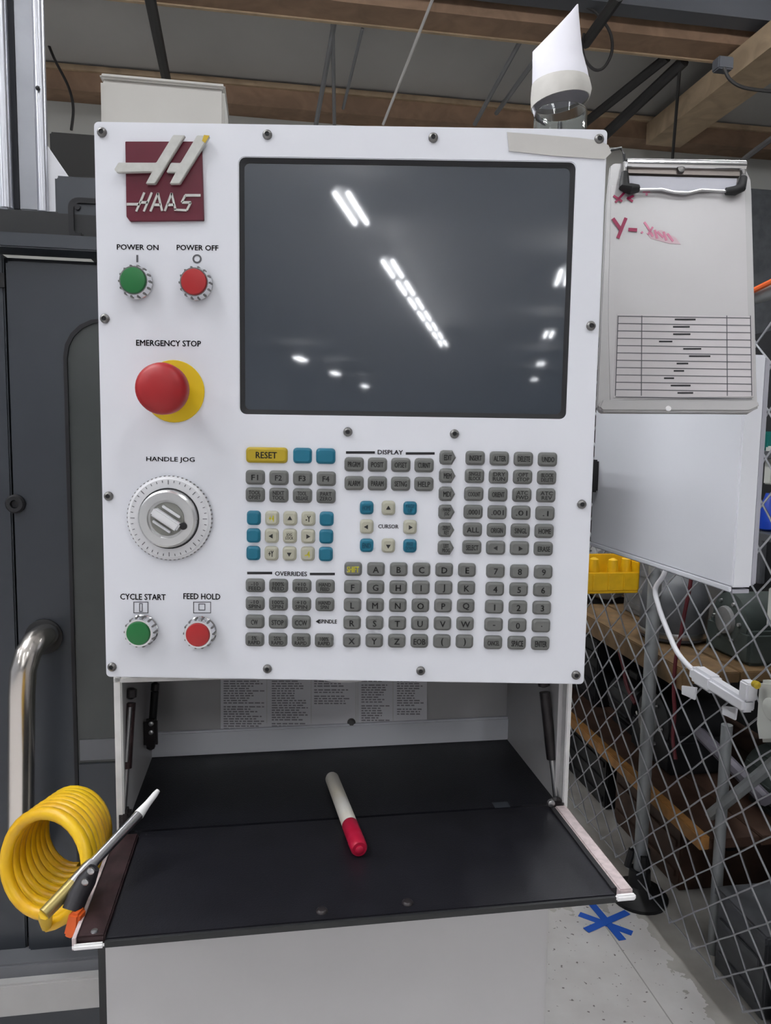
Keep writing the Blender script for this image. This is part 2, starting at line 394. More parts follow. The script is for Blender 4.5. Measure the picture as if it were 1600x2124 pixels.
# ================================================================== CONTROL PANEL
ZN0 = 1.2590
X0, X1, Z0, Z1 = -0.272, 0.1975, 1.2643, 1.7854
SX0, SX1, SZ0, SZ1 = -0.1395, 0.1698, 1.5225, 1.7562
PX = Vector((1, 0, 0))
def P(px, py, y=YP): v = atY(px, py, YP); v.y = y; return v
panel = thing('control_panel', Vector(((X0+X1)/2, YP+0.06, Z0)), 'white machine control panel with dark screen, coloured knobs and grey keys', 'control panel')
def p3(pts, y): return [Vector((x, y, z)) for x, z in pts]
MB().ring(p3(rrect(X0, X1, Z0, Z1, 0.004), YP), p3(rrect(SX0, SX1, SZ0, SZ1, 0.006), YP), (0, 0.004, 0)).build('face_plate', 'panel_white', panel, bevel=0.0008)
hs = MB().ring(p3(rrect(X0+0.006, X1-0.02, Z0+0.004, Z1-0.006, 0.006), YP+0.004), p3(rrect(X0+0.02, X1-0.034, Z0+0.02, Z1-0.02, 0.006), YP+0.004), (0, 0.09, 0))
hs.box(((X0+X1-0.014)/2, YP+0.097, (Z0+Z1)/2), (X1-X0-0.03, 0.008, Z1-Z0-0.012))
hs.build('housing', 'cab_grey', panel)
scr = MB().prism(p3(rrect(SX0+0.004, SX1-0.004, SZ0+0.004, SZ1-0.004, 0.006), YP+0.0026), (0, 0.004, 0)).build('screen', 'screen', panel, label='dark glossy screen, switched off')
MB().ring(p3(rrect(SX0-0.0005, SX1+0.0005, SZ0-0.0005, SZ1+0.0005, 0.006), YP+0.0008), p3(rrect(SX0+0.0045, SX1-0.0045, SZ0+0.0045, SZ1-0.0045, 0.005), YP+0.0022), (0, 0.004, 0)).build('screen_gasket', 'gasket', scr)

# screws round the plate
smb = MB().lathe((0, 0, 0), (0, -1, 0), [(0, 0.0044), (0.0012, 0.0044), (0.0026, 0.0034), (0.0030, 0.0022), (0.0016, 0.0020), (0.0015, 0.0005)], 14)
sme, _ = smb.mesh('screw', 'screw', Vector((0, 0, 0)))
smb = MB().lathe((0, 0, 0), (0, -1, 0), [(0, 0.0019), (0.0018, 0.0019)], 6); sok, _ = smb.mesh('socket', 'gasket', Vector((0, 0, 0)))
for x, y in ((212, 275), (555, 280), (899, 286), (1243, 289), (218, 661), (1226, 676), (722, 896), (943, 900), (226, 1029), (1207, 1046), (233, 1383), (555, 1387), (873, 1391), (1195, 1400)):
    s = place('screw', sme, P(x, y), panel); place('screw_socket', sok, P(x, y, YP-0.0006), s)

# badge
def ZP(zx, zy): return (190 + zx/3.218, 240 + zy/3.218)          # measured on a close-up
bd = []
for zx, zy in ((232, 180), (740, 180), (755, 705), (265, 712), (240, 680)): bd.append(P(*ZP(zx, zy), YP-0.003))
badge = MB().prism(bd, (0, 0.003, 0)).build('badge', 'maroon', panel, bevel=0.0004, label='square maroon badge with raised silver emblem and lettering')
def poly(zpts, y, th): return MB().prism([P(*ZP(*q), y) for q in zpts], (0, th, 0))
e = poly([(170, 378), (198, 332), (448, 333), (560, 150), (638, 152), (440, 472), (378, 472), (420, 393), (188, 398)], YP-0.0075, 0.0045)
e.build('emblem_stroke', 'emblem', badge, bevel=0.0005)
e = poly([(718, 152), (800, 156), (602, 472), (536, 472), (575, 398), (515, 396), (545, 333), (608, 335)], YP-0.0075, 0.0045)
e.build('emblem_stroke', 'emblem', badge, bevel=0.0005)
poly([(765, 152), (801, 156), (772, 205), (752, 190)], YP-0.0079, 0.0006).build('worn_patch', 'emblem_chip', badge)
let = MB()
def stroke(p, q, wd=15):
    p = Vector((*p, 0)); q = Vector((*q, 0)); n = (q-p).normalized().cross(Vector((0, 0, 1)))*wd/2
    let.prism([P(*ZP(v.x, v.y), YP-0.0042) for v in (p+n, q+n, q-n, p-n)], (0, 0.0012, 0))
for p, q in (((362, 522), (308, 648)), ((412, 522), (358, 648)), ((245, 600), (330, 600)), ((335, 588), (385, 588)),
             ((452, 526), (402, 648)), ((452, 526), (480, 645)), ((498, 645), (543, 526)), ((543, 526), (568, 636)), ((428, 604), (470, 604)), ((516, 604), (560, 604)), ((560, 636), (642, 640)),
             ((735, 541), (632, 541)), ((634, 541), (610, 588)), ((612, 588), (672, 588)), ((670, 588), (644, 640))): stroke(p, q, 14 if p[1] != q[1] else 17)
let.build('lettering', 'emblem', badge)

# printed legends on the plate
YT = YP-0.0003
def lab(body, px, py, wpx, hpx=None, m='black_print'):
    k = 0.7*1.0/1520*1.0
    w = (P(px+wpx/2, py)-P(px-wpx/2, py)).length
    h = (P(px, py+hpx/2)-P(px, py-hpx/2)).length if hpx else None
    return text(body, 'legend', P(px, py, YT), m, panel, width=w, height=h)
lab('POWER ON', 286, 513, 86, 11); lab('POWER OFF', 410, 514, 86, 11)
lab('EMERGENCY STOP', 350, 712, 134, 12); lab('HANDLE JOG', 354, 954, 100, 12)
lab('CYCLE START', 297, 1238, 94, 12); lab('FEED HOLD', 419, 1237, 76, 12)
lab('DISPLAY', 810, 938, 52, 9); lab('OVERRIDES', 604, 1190, 66, 9); lab('CURSOR', 806, 1092, 42, 8, 'print_soft'); lab('\u25c4SPINDLE' if False else 'SPINDLE', 681, 1289, 36, 8)
def pbox(x0, y0, x1, y1, m='black_print', name='print_bar', y=YT):
    MB().prism([P(x0, y0, y), P(x1, y0, y), P(x1, y1, y), P(x0, y1, y)], (0, 0.0002, 0)).build(name, m, panel)
pbox(513, 1186, 565, 1191); pbox(643, 1188, 695, 1193); pbox(718, 936, 778, 941); pbox(842, 938, 902, 943)
MB().prism([P(655, 1289, YT), P(663, 1284, YT), P(663, 1294, YT)], (0, 0.0002, 0)).build('print_arrow', 'black_print', panel)
pbox(283, 529, 287, 544, 'print_soft', 'power_symbol')
MB().ring([P(409+9.5*math.cos(t*math.pi/12), 537+9.5*math.sin(t*math.pi/12), YT) for t in range(24)], [P(409+6*math.cos(t*math.pi/12), 537+6*math.sin(t*math.pi/12), YT) for t in range(24)], (0, 0.0002, 0)).build('power_symbol', 'print_soft', panel)
def frame2(x0, y0, x1, y1, t=1.6):
    MB().ring([P(x0, y0, YT), P(x1, y0, YT), P(x1, y1, YT), P(x0, y1, YT)], [P(x0+t, y0+t, YT), P(x1-t, y0+t, YT), P(x1-t, y1-t, YT), P(x0+t, y1-t, YT)], (0, 0.0002, 0)).build('button_symbol', 'print_soft', panel)
frame2(277, 1248, 308, 1272); frame2(401, 1248, 438, 1272); frame2(412, 1252, 426, 1266); frame2(289, 1251, 296, 1269)

# push buttons
def push(px, py, cap_m, ring_r, cap_r, label, h=0.013):
    o = P(px, py)
    ring = MB().lathe(o, (0, -1, 0), [(0, ring_r*1.02), (0.002, ring_r*1.02), (0.003, ring_r*0.96), (h*0.7, ring_r*0.93), (h*0.85, ring_r*0.88), (h*0.85, cap_r*1.01), (h*0.3, cap_r*1.0)], 28).build('push_button', 'chrome', panel, label=label)
    n = 14; k = MB()
    for i in range(n):
        t = 2*math.pi*i/n
        c = o + Vector((math.cos(t)*ring_r*0.95, -h*0.4, math.sin(t)*ring_r*0.95)); k.box(c, (0.0016, h*0.55, 0.0016))
    k.build('knurling', 'screw', ring)
    MB().lathe(o, (0, -1, 0), [(h*0.3, cap_r*0.98), (h*0.92, cap_r*0.98), (h*1.0, cap_r*0.93), (h*1.04, cap_r*0.6), (h*1.05, 0.0003)], 28).build('button_cap', cap_m, ring)
RR = 0.0148
push(285, 587, 'green_btn', RR, 0.0120, 'green power button in a silver collar'); push(409, 590, 'red_btn', RR, 0.0120, 'red power button in a silver collar')
push(297, 1306, 'green_btn', 0.0150, 0.0116, 'green start button in a silver collar', 0.016); push(418, 1309, 'red_btn', 0.0150, 0.0116, 'red hold button in a silver collar', 0.016)

# emergency stop
o = P(361, 812)
es = MB().lathe(o, (0, -1, 0), [(0, 0.0290), (0.0008, 0.0292), (0.0012, 0.0288), (0.0012, 0.012)], 40).build('emergency_stop', 'yellow', panel, label='red mushroom button on a yellow disc')
MB().lathe(o, (0, -1, 0), [(0.001, 0.0125), (0.022, 0.0125), (0.026, 0.0165), (0.028, 0.0165)], 28).build('button_stem', 'estop_red', es)
MB().lathe(o, (0, -1, 0), [(0.024, 0.013), (0.026, 0.0205), (0.030, 0.0228), (0.038, 0.0232), (0.043, 0.0222), (0.047, 0.018), (0.0490, 0.010), (0.0494, 0.0005)], 40).build('mushroom_head', 'estop_red', es)

# jog handle
o = P(354, 1074)
jog = MB().lathe(o, (0, -1, 0), [(0, 0.0400), (0.002, 0.0405), (0.004, 0.0400), (0.0045, 0.0385), (0.006, 0.0375), (0.0062, 0.030)], 56).build('jog_handle', 'dial', panel, label='round silver jog dial with graduated rim')
MB().lathe(o, (0, -1, 0), [(0.006, 0.0290), (0.0062, 0.0292), (0.0066, 0.0290), (0.0067, 0.0270)], 48).build('rim_groove', 'gasket', jog)
MB().lathe(o, (0, -1, 0), [(0.006, 0.0280), (0.012, 0.0272), (0.0135, 0.0255), (0.0136, 0.0185), (0.0105, 0.0180), (0.0105, 0.001)], 48).build('hub', 'dial_metal', jog)
tk = MB()
for i in range(40):
    t = 2*math.pi*i/40; r0 = 0.0355; L = 0.0022 if i % 5 else 0.0040
    d = Vector((math.cos(t), 0, math.sin(t))); q = Vector((-math.sin(t), 0, math.cos(t)))
    tk.box(o + d*(r0-L/2+0.001) + Vector((0, -0.0063, 0)), (L, 0.0004, 0.0006), (d, Vector((0, 1, 0)), q))
tk.build('graduation', 'print_soft', jog)
ed = MB()
for i in range(60):
    t = 2*math.pi*i/60; d = Vector((math.cos(t), 0, math.sin(t))); q = Vector((-math.sin(t), 0, math.cos(t)))
    ed.box(o + d*0.0402 + Vector((0, -0.0022, 0)), (0.0010, 0.0034, 0.0016), (d, Vector((0, 1, 0)), q))
ed.build('knurling', 'screw', jog)
kb = MB()
ka = math.radians(-33); kd = Vector((math.cos(ka), 0, math.sin(ka))); kq = Vector((-math.sin(ka), 0, math.cos(ka)))
o2 = o + Vector((0, -0.0105, 0))
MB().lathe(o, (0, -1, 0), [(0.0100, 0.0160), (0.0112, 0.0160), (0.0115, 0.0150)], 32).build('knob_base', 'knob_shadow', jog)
kb.box(o2 + Vector((0, -0.004, 0)), (0.029, 0.008, 0.0085), (kd, Vector((0, 1, 0)), kq)); kb.build('knob_grip', 'dial', jog, bevel=0.0015)
MB().box(o2 + kq*0.0085 + Vector((0, -0.0025, 0)), (0.020, 0.003, 0.0025), (kd, Vector((0, 1, 0)), kq)).build('knob_rib', 'dial', jog, bevel=0.0006)
MB().box(o2 - kq*0.0085 + Vector((0, -0.0025, 0)), (0.020, 0.003, 0.0025), (kd, Vector((0, 1, 0)), kq)).build('knob_rib', 'dial', jog, bevel=0.0006)
MB().lathe(P(389, 1088, YP-0.0138), (0, -1, 0), [(0, 0.0034), (0.0012, 0.0034), (0.0016, 0.002)], 14).build('finger_hole', 'gasket', jog)

# keys
KM = {}
def key_mesh(w, h, m, shape='r'):
    k = (round(w, 4), round(h, 4), m, shape)
    if k in KM: return KM[k]
    def outl(s, r):
        if shape == 'tag':
            ww, hh = w/2-s, h/2-s; c = hh*0.72
            base = [(ww, 0), (ww-c*0.75, hh*0.98), (-ww+r, hh), (-ww+r*0.3, hh-r*0.3), (-ww, hh-r), (-ww, -hh+r), (-ww+r*0.3, -hh+r*0.3), (-ww+r, -hh), (ww-c*0.75, -hh*0.98)]
            return base
        return rrect(-w/2+s, w/2-s, -h/2+s, h/2-s, r, 3)
    l0, l1, l2 = outl(0, 0.0034), outl(0.0005, 0.0032), outl(0.0022, 0.0024)
    n = len(l0)
    vs = [(x, 0, z) for x, z in l0] + [(x, -0.0022, z) for x, z in l1] + [(x, -0.0036, z) for x, z in l2]
    fs = [(i, (i+1) % n, n+(i+1) % n, n+i) for i in range(n)] + [(n+i, n+(i+1) % n, 2*n+(i+1) % n, 2*n+i) for i in range(n)] + [tuple(range(2*n, 3*n)), tuple(range(n))[::-1]]
    mb = MB().add(vs, fs); me, _ = mb.mesh('key', m, Vector((0, 0, 0)), smooth=30)
    KM[k] = me; return me
PXM = 0.000452                                               # metres per photo pixel about the keypad
rk = random.Random(3)
def key(c, wpx, hpx, m='key_grey', leg=None, lm='legend_dark', shape='r', lw=0.62, lh=0.36):
    w, h = wpx*PXM, hpx*PXM
    k = place('key', key_mesh(w, h, m, shape), c, panel)
    k.rotation_euler = (rk.uniform(-1, 1)*0.01, 0, rk.uniform(-1, 1)*0.012)
    if leg:
        two = '\n' in leg
        if leg in ('^', 'v', '<', '>'):
            r = 0.0026; a0 = {'^': 90, 'v': 270, '<': 180, '>': 0}[leg]
            pts = [c + Vector((r*math.cos(math.radians(a0+t)), -0.0039, r*math.sin(math.radians(a0+t)))) for t in (0, 120, 240)]
            MB().prism(pts, (0, 0.0004, 0)).build('key_legend', lm, k)
        else:
            text(leg, 'key_legend', c + Vector((0, -0.0037, 0)), lm, k, width=w*(lw if len(leg) > 2 else 0.34), height=h*(0.58 if two else lh), scale=(h*0.62 if len(leg) == 1 else None))
    return k
def grid(tl, tr, bl, nc, nr):
    a, b_, c = P(*tl), P(*tr), P(*bl)
    return [[a + (b_-a)*(i/max(1, nc-1)) + (c-a)*(j/max(1, nr-1)) for i in range(nc)] for j in range(nr)]
key(P(554, 944), 88, 33, 'key_yellow', 'RESET', 'legend_dark', lw=0.5, lh=0.4)
key(P(628, 945), 40, 33, 'key_teal'); key(P(676, 946), 41, 33, 'key_teal')
def block(g, w, h, legs, m='key_grey', **kw):
    for row, ls in zip(g, legs):
        for c, l in zip(row, ls):
            if l is not None: key(c, w, h, m, l or None, **kw)
block(grid((530, 990), (677, 993), (530, 1026), 4, 2), 41, 31, [['F1', 'F2', 'F3', 'F4'], ['TOOL\nOFSET', 'NEXT\nTOOL', 'TOOL\nRELEASE', 'PART\nZERO']])
g = grid((527, 1074), (678, 1076), (526, 1147), 5, 3)
JL = [['', '+4', '^', '-Y', ''], ['', '<', '', '>', ''], ['', '+Y', 'v', '-4', '']]
for r in range(3):
    for c in range(5):
        side = c in (0, 4)
        l = JL[r][c]
        yl = (r, c) in ((0, 1), (2, 3))
        key(g[r][c], 30, 31, 'key_teal' if side else 'key_cream', l or None, 'legend_yellow' if yl else 'legend_dark', lh=0.42)
        if (r, c) == (1, 2): text('JOG\nLOCK', 'key_legend', g[r][c]+Vector((0, -0.0037, 0)), 'legend_dark', panel.children[-1] if False else bpy.data.objects[[k for k in bpy.data.objects.keys() if k.startswith('key') and not k.startswith('key_')][-1]], width=0.0075, height=0.006)
block(grid((530, 1214), (675, 1216), (529, 1326), 4, 4), 41, 30, [['-10\nFEED', '100%\nFEED', '+10\nFEED', 'HAND\nFEED'], ['-10\nSPIN', '100%\nSPIN', '+10\nSPIN', 'HAND\nSPIN'], ['CW', 'STOP', 'CCW', None], ['5%\nRAPID', '25%\nRAPID', '50%\nRAPID', '100%\nRAPID']])
block(grid((735, 963), (880, 965), (735, 1002), 4, 2), 41, 30, [['PRGRM', 'POSIT', 'OFSET', 'CURNT'], ['ALARM', 'PARAM', 'SETNG', 'HELP']])
g = grid((761, 1053), (851, 1054), (761, 1131), 3, 3)
CL = [['HOME', '^', 'PAGE\nUP'], ['<', None, '>'], ['END', 'v', 'PAGE\nDOWN']]
for r in range(3):
    for c in range(3):
        if CL[r][c]: 
            t = (r+c) % 2 == 0
            key(g[r][c], 29, 29 if t else 31, 'key_teal' if t else 'key_cream', CL[r][c], 'legend_teal' if t else 'legend_dark')
block(grid((929, 949), (930, 949), (925, 1136), 1, 6), 35, 31, [['EDIT'], ['MEM'], ['MDI'], ['HAND\nJOG'], ['ZERO\nRET'], ['LIST\nPROG']], shape='tag', lw=0.45)
block(grid((986, 950), (1136, 953), (979, 1135), 4, 6), 41, 30, [['INSERT', 'ALTER', 'DELETE', 'UNDO'], ['SINGLE\nBLOCK', 'DRY\nRUN', 'OPT\nSTOP', 'BLOCK\nDELETE'], ['COOLNT', 'ORIENT', 'ATC\nFWD', 'ATC\nREV'], ['.0001', '.001', '.01', '.1'], ['ALL', 'ORIGIN', 'SINGL', 'HOME'], ['SELECT', '<', '>', 'ERASE']])
g = grid((733, 1180), (969, 1182), (730, 1328), 6, 5)
AL = ['SHIFT', *'ABCDEFGHIJKLMNOPQRSTUVWXYZ', 'EOB', '(', ')']
for i, l in enumerate(AL): key(g[i//6][i % 6], 38, 30, 'key_grey', l, 'legend_yellow' if i == 0 else 'legend_dark', lh=0.42, lw=0.66)
block(grid((1028, 1184), (1127, 1186), (1023, 1332), 3, 5), 40, 30, [['7', '8', '9'], ['4', '5', '6'], ['1', '2', '3'], ['-', '0', '.'], ['CANCEL', 'SPACE', 'ENTER']], lh=0.42)
MB().lathe((-0.04, YP+0.05, ZN0), EZ, [(0, 0.040), (0.003, 0.040), (0.004, 0.032), (0.016, 0.032)], 28).build('swivel_neck', 'cab_grey', panel)
# latch at the panel's side
MB().box(P(1229, 1048, YP+0.02), (0.008, 0.012, 0.018)).build('side_latch', 'black_rubber', panel, bevel=0.002)

# masking tape over the corner of the plate
tp = MB(); tpx = [(1052, 275), (1130, 281), (1200, 287), (1240, 292), (1262, 302), (1268, 318), (1254, 331), (1150, 324), (1056, 314)]
o = tp.prism([P(x, y, YP-0.0012) for x, y in tpx], (0, 0.0008, 0)).build('masking_tape', 'tape_beige')
tag(o, 'strip of beige masking tape across the panel top under the paper cone', 'tape')

# ================================================================== on top of the panel
# beige box
A0 = onD(207, 152, 0.80); A1 = onD(466, 172, 0.80); A2 = onD(466, 262, 0.80)
a0, a1 = A0.dot(EX), A1.dot(EX); zt_, zb_ = (A0.z+A1.z)/2, Z1-0.006
bx = thing('electrical_box', b((a0+a1)/2, 0.83, zb_), 'pale beige metal box on top of the panel above the maroon badge', 'box')
MB().bbox(a0, a1, 0.80, 0.87, zb_+0.006, zt_-0.0052).build('box_body', 'beige_box', bx, bevel=0.003)
MB().bbox(a0-0.0003, a1+0.0006, 0.7992, 0.8708, zt_-0.005, zt_).build('box_lid', 'beige_box', bx, bevel=0.002)
MB().bbox(a0+0.01, a1-0.01, 0.805, 0.865, zb_, zb_+0.008).build('box_foot', 'gasket', bx)

# glass beacon and the paper cone taped over it
YB = 0.775
def Q(px, py, y=YB): return atY(px, py, y)
gc = Q(1162, 262); gr = 0.0265
beacon = thing('beacon_lamp', Vector((gc.x, YB, Z1-0.006)), 'clear glass beacon lamp under the paper cone on the panel top', 'lamp')
zz = Z1-0.006; g0 = Vector((gc.x, YB, zz))
MB().lathe(g0, (0, 0, 1), [(0, gr+0.002), (0.006, gr+0.002), (0.008, gr-0.001), (0.009, 0.01)], 32).build('lamp_base', 'white_plastic', beacon)
gl = MB().lathe(g0, (0, 0, 1), [(0.0085, gr-0.002), (0.0085, gr), (0.050, gr), (0.052, gr-0.001), (0.052, gr-0.0025), (0.050, gr-0.002), (0.0085, gr-0.002)], 32, caps=False); gl.build('glass_globe', 'glass', beacon)
MB().cyl(g0+Vector((0, 0, 0.007)), g0+Vector((0, 0, 0.042)), 0.0022, n=10).build('lamp_post', 'white_plastic', beacon)
MB().lathe(g0, (0, 0, 1), [(0.009, 0.013), (0.013, 0.012), (0.015, 0.008), (0.016, 0.003)], 24).build('lamp_socket', 'junk_mid', beacon)
# cone: cross-sections from the rim to the tip, flattening towards the pinched tip
cone = thing('paper_cone', g0+Vector((0, 0, 0.03)), 'white paper cone with a pointed tip taped over the glass lamp', 'paper cone')
def cone_mesh(secs, th=0.0008):
    mb = MB(); n = 28; rings = []
    for (lx, ly), (rx, ry), fl in secs:
        L_, R_ = Q(lx, ly), Q(rx, ry); c = (L_+R_)/2; hw = (R_-L_)/2
        rings.append([c + hw*math.cos(2*math.pi*k/n) + Vector((0, 1, 0))*hw.length*fl*math.sin(2*math.pi*k/n) for k in range(n)])
    vs = [v for r in rings for v in r]; m = len(rings)
    fs = [(i*n+k, i*n+(k+1) % n, (i+1)*n+(k+1) % n, (i+1)*n+k) for i in range(m-1) for k in range(n)]
    vin = [v + (sum(rings[i//n], Vector())/n - v)*0.03 for i, v in enumerate(vs)]
    o = len(vs); fs2 = [tuple(reversed([j+o for j in f])) for f in fs]
    rim = [(k, (k+1) % n, o+(k+1) % n, o+k) for k in range(n)]
    top = [((m-1)*n+(k+1) % n, (m-1)*n+k, o+(m-1)*n+k, o+(m-1)*n+(k+1) % n) for k in range(n)]
    mb.add(vs+vin, fs+fs2+rim+top); return mb
cone_mesh([((1104, 212), (1224, 200), 0.95), ((1105, 190), (1224, 186), 0.95), ((1105, 150), (1218, 150), 0.75), ((1105, 108), (1209, 112), 0.5), ((1128, 84), (1206, 80), 0.35), ((1160, 51), (1203, 48), 0.22), ((1183, 26), (1201, 24), 0.15), ((1197, 9), (1200, 8), 0.2)]).build('paper_wrap', 'paper', cone, smooth=60)
cone_mesh([((1103, 224), (1222, 206), 1.0), ((1102, 200), (1226, 190), 1.0), ((1104, 176), (1222, 172), 0.97)]).build('tape_band', 'masking', cone, smooth=60)
cone_mesh([((1109, 246), (1132, 262), 0.4), ((1104, 226), (1112, 230), 0.4), ((1103, 210), (1108, 212), 0.4)]).build('torn_flap', 'paper', cone, smooth=60)

# ================================================================== TRAY CABINET (stand) - building axes
ZT = 1.092; TA0, TA1 = -0.155, 0.329; DH = 0.755; DF = 0.585; DB = 0.942
ZB1 = 1.258
stand = thing('tray_cabinet', b(0.09, 0.85, 0), 'grey steel stand under the panel with an open black fold-down tray', 'cabinet')
MB().bbox(TA0, TA0+0.006, DH, DB+0.004, ZT-0.03, ZB1).build('side_wall', 'cab_grey', stand)
MB().bbox(TA0-0.001, TA0+0.007, DH-0.004, DH+0.004, ZT-0.10, ZB1+0.002).build('front_edge', 'cab_edge', stand, bevel=0.0015)
MB().bbox(TA0-0.001, TA1, DH-0.004, DH+0.01, ZB1-0.006, ZB1).build('front_edge', 'cab_edge', stand, bevel=0.001)
MB().bbox(TA1-0.006, TA1, DH+0.01, DB+0.004, ZT-0.03, ZB1).build('side_wall', 'cab_grey', stand)
MB().bbox(TA1-0.001, TA1+0.005, DH-0.002, DH+0.012, ZT-0.03, ZB1).build('front_edge', 'cab_edge', stand, bevel=0.001)
MB().bbox(TA0, TA1, DB, DB+0.006, ZT-0.03, ZB1).build('back_wall', 'cab_grey', stand)
MB().bbox(TA0, TA1, DB-0.008, DB, ZT, ZT+0.032).build('back_ledge', 'panel_white', stand, bevel=0.002)
MB().bbox(TA0, TA1, DH, DB+0.006, ZB1-0.004, ZB1+0.0005).build('top_plate', 'cab_grey', stand)
MB().bbox(TA0+0.006, TA1-0.006, DH+0.0015, DB-0.002, ZT-0.006, ZT).build('inner_shelf', 'dark_shelf', stand)
leaf = MB().bbox(TA0+0.022, TA1-0.018, DF+0.003, DH-0.0015, ZT-0.005, ZT).build('drop_leaf', 'dark_mat', stand, bevel=0.001, label='black fold-down leaf of the tray')
MB().bbox(TA0+0.022, TA1-0.018, DF+0.0005, DF+0.003, ZT-0.006, ZT-0.001).build('leaf_edge', 'machine_dark', leaf)
MB().bbox(TA0, TA0+0.022, DF+0.003, DH-0.01, ZT-0.007, ZT+0.0035).build('side_rail', 'rail_brown', leaf, bevel=0.0012)
MB().bbox(TA0-0.003, TA0, DF+0.001, DH-0.01, ZT-0.006, ZT+0.004).build('rail_edge', 'rail_pink', leaf)
MB().bbox(TA0-0.003, TA0+0.022, DF-0.001, DF+0.003, ZT-0.006, ZT-0.001).build('corner_tip', 'white_chip', leaf, bevel=0.0015)
MB().bbox(TA1-0.014, TA1-0.001, DF+0.004, DH-0.01, ZT-0.007, ZT+0.0035).build('side_rail', 'rail_pink', leaf, bevel=0.0012)
MB().bbox(TA1-0.019, TA1-0.014, DF+0.01, DH-0.01, ZT-0.007, ZT+0.002).build('rail_edge', 'gasket', leaf)
MB().bbox(TA1-0.019, TA1-0.0, DF-0.001, DF+0.004, ZT-0.005, ZT+0.0008).build('corner_tip', 'white_chip', leaf, bevel=0.0015)
for x, y in ((668, 1890), (846, 1873)):
    p = atZ(x, y, ZT); MB().lathe(p, (0, 0, 1), [(0, 0.0052), (0.001, 0.0050), (0.0022, 0.0036), (0.0022, 0.001)], 16).build('tray_screw', 'strut_dark', leaf)
p = atZ(196, 1932, ZT+0.0035); MB().lathe(p, (0, 0, 1), [(0, 0.003), (0.0012, 0.0026), (0.0014, 0.001)], 12).build('tray_screw', 'steel', leaf)
p = atZ(1040, 1670, ZT); MB().box(p+Vector((0, 0, 0.0003)), (0.018, 0.012, 0.0005), BAX).build('worn_label', 'machine_grey', leaf)
# base cabinet
MB().bbox(-0.152, 0.283, 0.67, 0.98, 0.0, ZT-0.012).build('base_cabinet', 'cab_grey', stand, bevel=0.003)
MB().bbox(-0.165, -0.1535, 0.70, 0.98, 0.0, ZT-0.03).build('base_side', 'machine_dark', stand)
MB().bbox(-0.14, 0.28, 0.74, 0.97, ZT-0.03, ZT-0.006).build('shelf_support', 'cab_grey', stand)
# instruction sheet on the back wall
def onBack(px, py): return onD(px, py, DB-0.0015)
c = [onBack(458, 1400), onBack(886, 1396), onBack(886, 1500), onBack(740, 1508), onBack(640, 1516), onBack(458, 1526)]
sh = MB().prism(c, EY*0.001).build('instruction_sheet', 'sheet_print', stand, label='printed instruction sheet on the back wall')
pr = MB(); rr = random.Random(5)
for x0, x1, y0, y1 in ((464, 548, 1412, 1512), (564, 638, 1412, 1510), (652, 725, 1412, 1462), (750, 808, 1412, 1502), (824, 878, 1412, 1482)):
    y = y0
    while y < y1:
        x = x0; lim = x0 + (x1-x0)*rr.uniform(0.6, 1.0)
        while x < lim:
            wd = rr.uniform(4, 13)
            q = [onD(x, y, DB-0.0020), onD(min(x+wd, lim+2), y, DB-0.0020), onD(min(x+wd, lim+2), y+2.4, DB-0.0020), onD(x, y+2.4, DB-0.0020)]
            pr.prism(q, EY*0.0003); x += wd + 2.5
        y += 5.0 if rr.random() > 0.12 else 8.0
pr.build('printed_lines', 'print_grey', sh)
pr = MB()
for x in (553, 645, 738, 742, 815): pr.prism([onD(x, 1400, DB-0.002), onD(x+1.5, 1400, DB-0.002), onD(x+1.5, 1500, DB-0.002), onD(x, 1500, DB-0.002)], EY*0.0003)
pr.build('column_rules', 'cab_edge', sh)
MB().lathe(onD(729, 1498, DB-0.002), -EY, [(0, 0.0055), (0.002, 0.0055), (0.004, 0.0035), (0.0042, 0.001)], 16).build('wall_screw', 'screw', stand)
# struts
def strut(p0, p1, r, m, name='gas_strut'):
    d = (p1-p0); n = d.normalized(); L = d.length
    s = MB().tube([p0+d*0.08, p0+d*0.62], r, 12).build(name, m, stand)
    MB().tube([p0+d*0.60, p0+d*0.94], r*0.55, 10).build('strut_rod', 'steel', s)
    for p in (p0, p1): MB().lathe(p - n*0.006, n, [(0, r*0.4), (0.002, r*1.1), (0.010, r*1.1), (0.012, r*0.4)], 12).build('strut_end', 'strut_dark', s)
    return s
s0 = onD(272, 1438, DH+0.03); s1 = onD(256, 1690, DH+0.005)
strut(s0, s1, 0.0055, 'rail_brown')
MB().tube([s0+(s1-s0)*0.1+Vector((0.0015, -0.005, 0)), s0+(s1-s0)*0.55+Vector((0.001, -0.005, 0))], 0.0022, 8).build('strut_highlight', 'steel', stand)  # added steel tube stands in for the highlight along the strut
q0 = onD(322, 1425, DH+0.14); q1 = onD(313, 1545, DH+0.13); st = strut(q0, q1, 0.0045, 'black_rubber')
MB().box(onD(313, 1520, DH+0.12), (0.016, 0.010, 0.034), BAX).build('clevis', 'strut_dark', st, bevel=0.003)
for y in (1500, 1518): MB().lathe(onD(314, y, DH+0.115), -EY, [(0, 0.0028), (0.003, 0.0028), (0.004, 0.001)], 12).build('clevis_pin', 'steel', st)
r0 = onD(1128, 1415, DH+0.03); r1 = onD(1156, 1672, DH+0.01); strut(r0, r1, 0.0062, 'strut_dark')
hb = MB().box(onD(1154, 1680, DH+0.002), (0.016, 0.014, 0.026), BAX).build('hinge_bracket', 'strut_dark', stand, bevel=0.003)
for x, y in ((1142, 1664), (1163, 1700)): MB().lathe(onD(x, y, DH-0.008), -EY, [(0, 0.004), (0.004, 0.004), (0.005, 0.002)], 12).build('hinge_bolt', 'steel', hb)
MB().box(onD(258, 1700, DH+0.003), (0.014, 0.014, 0.024), BAX).build('hinge_bracket', 'strut_dark', stand, bevel=0.003)

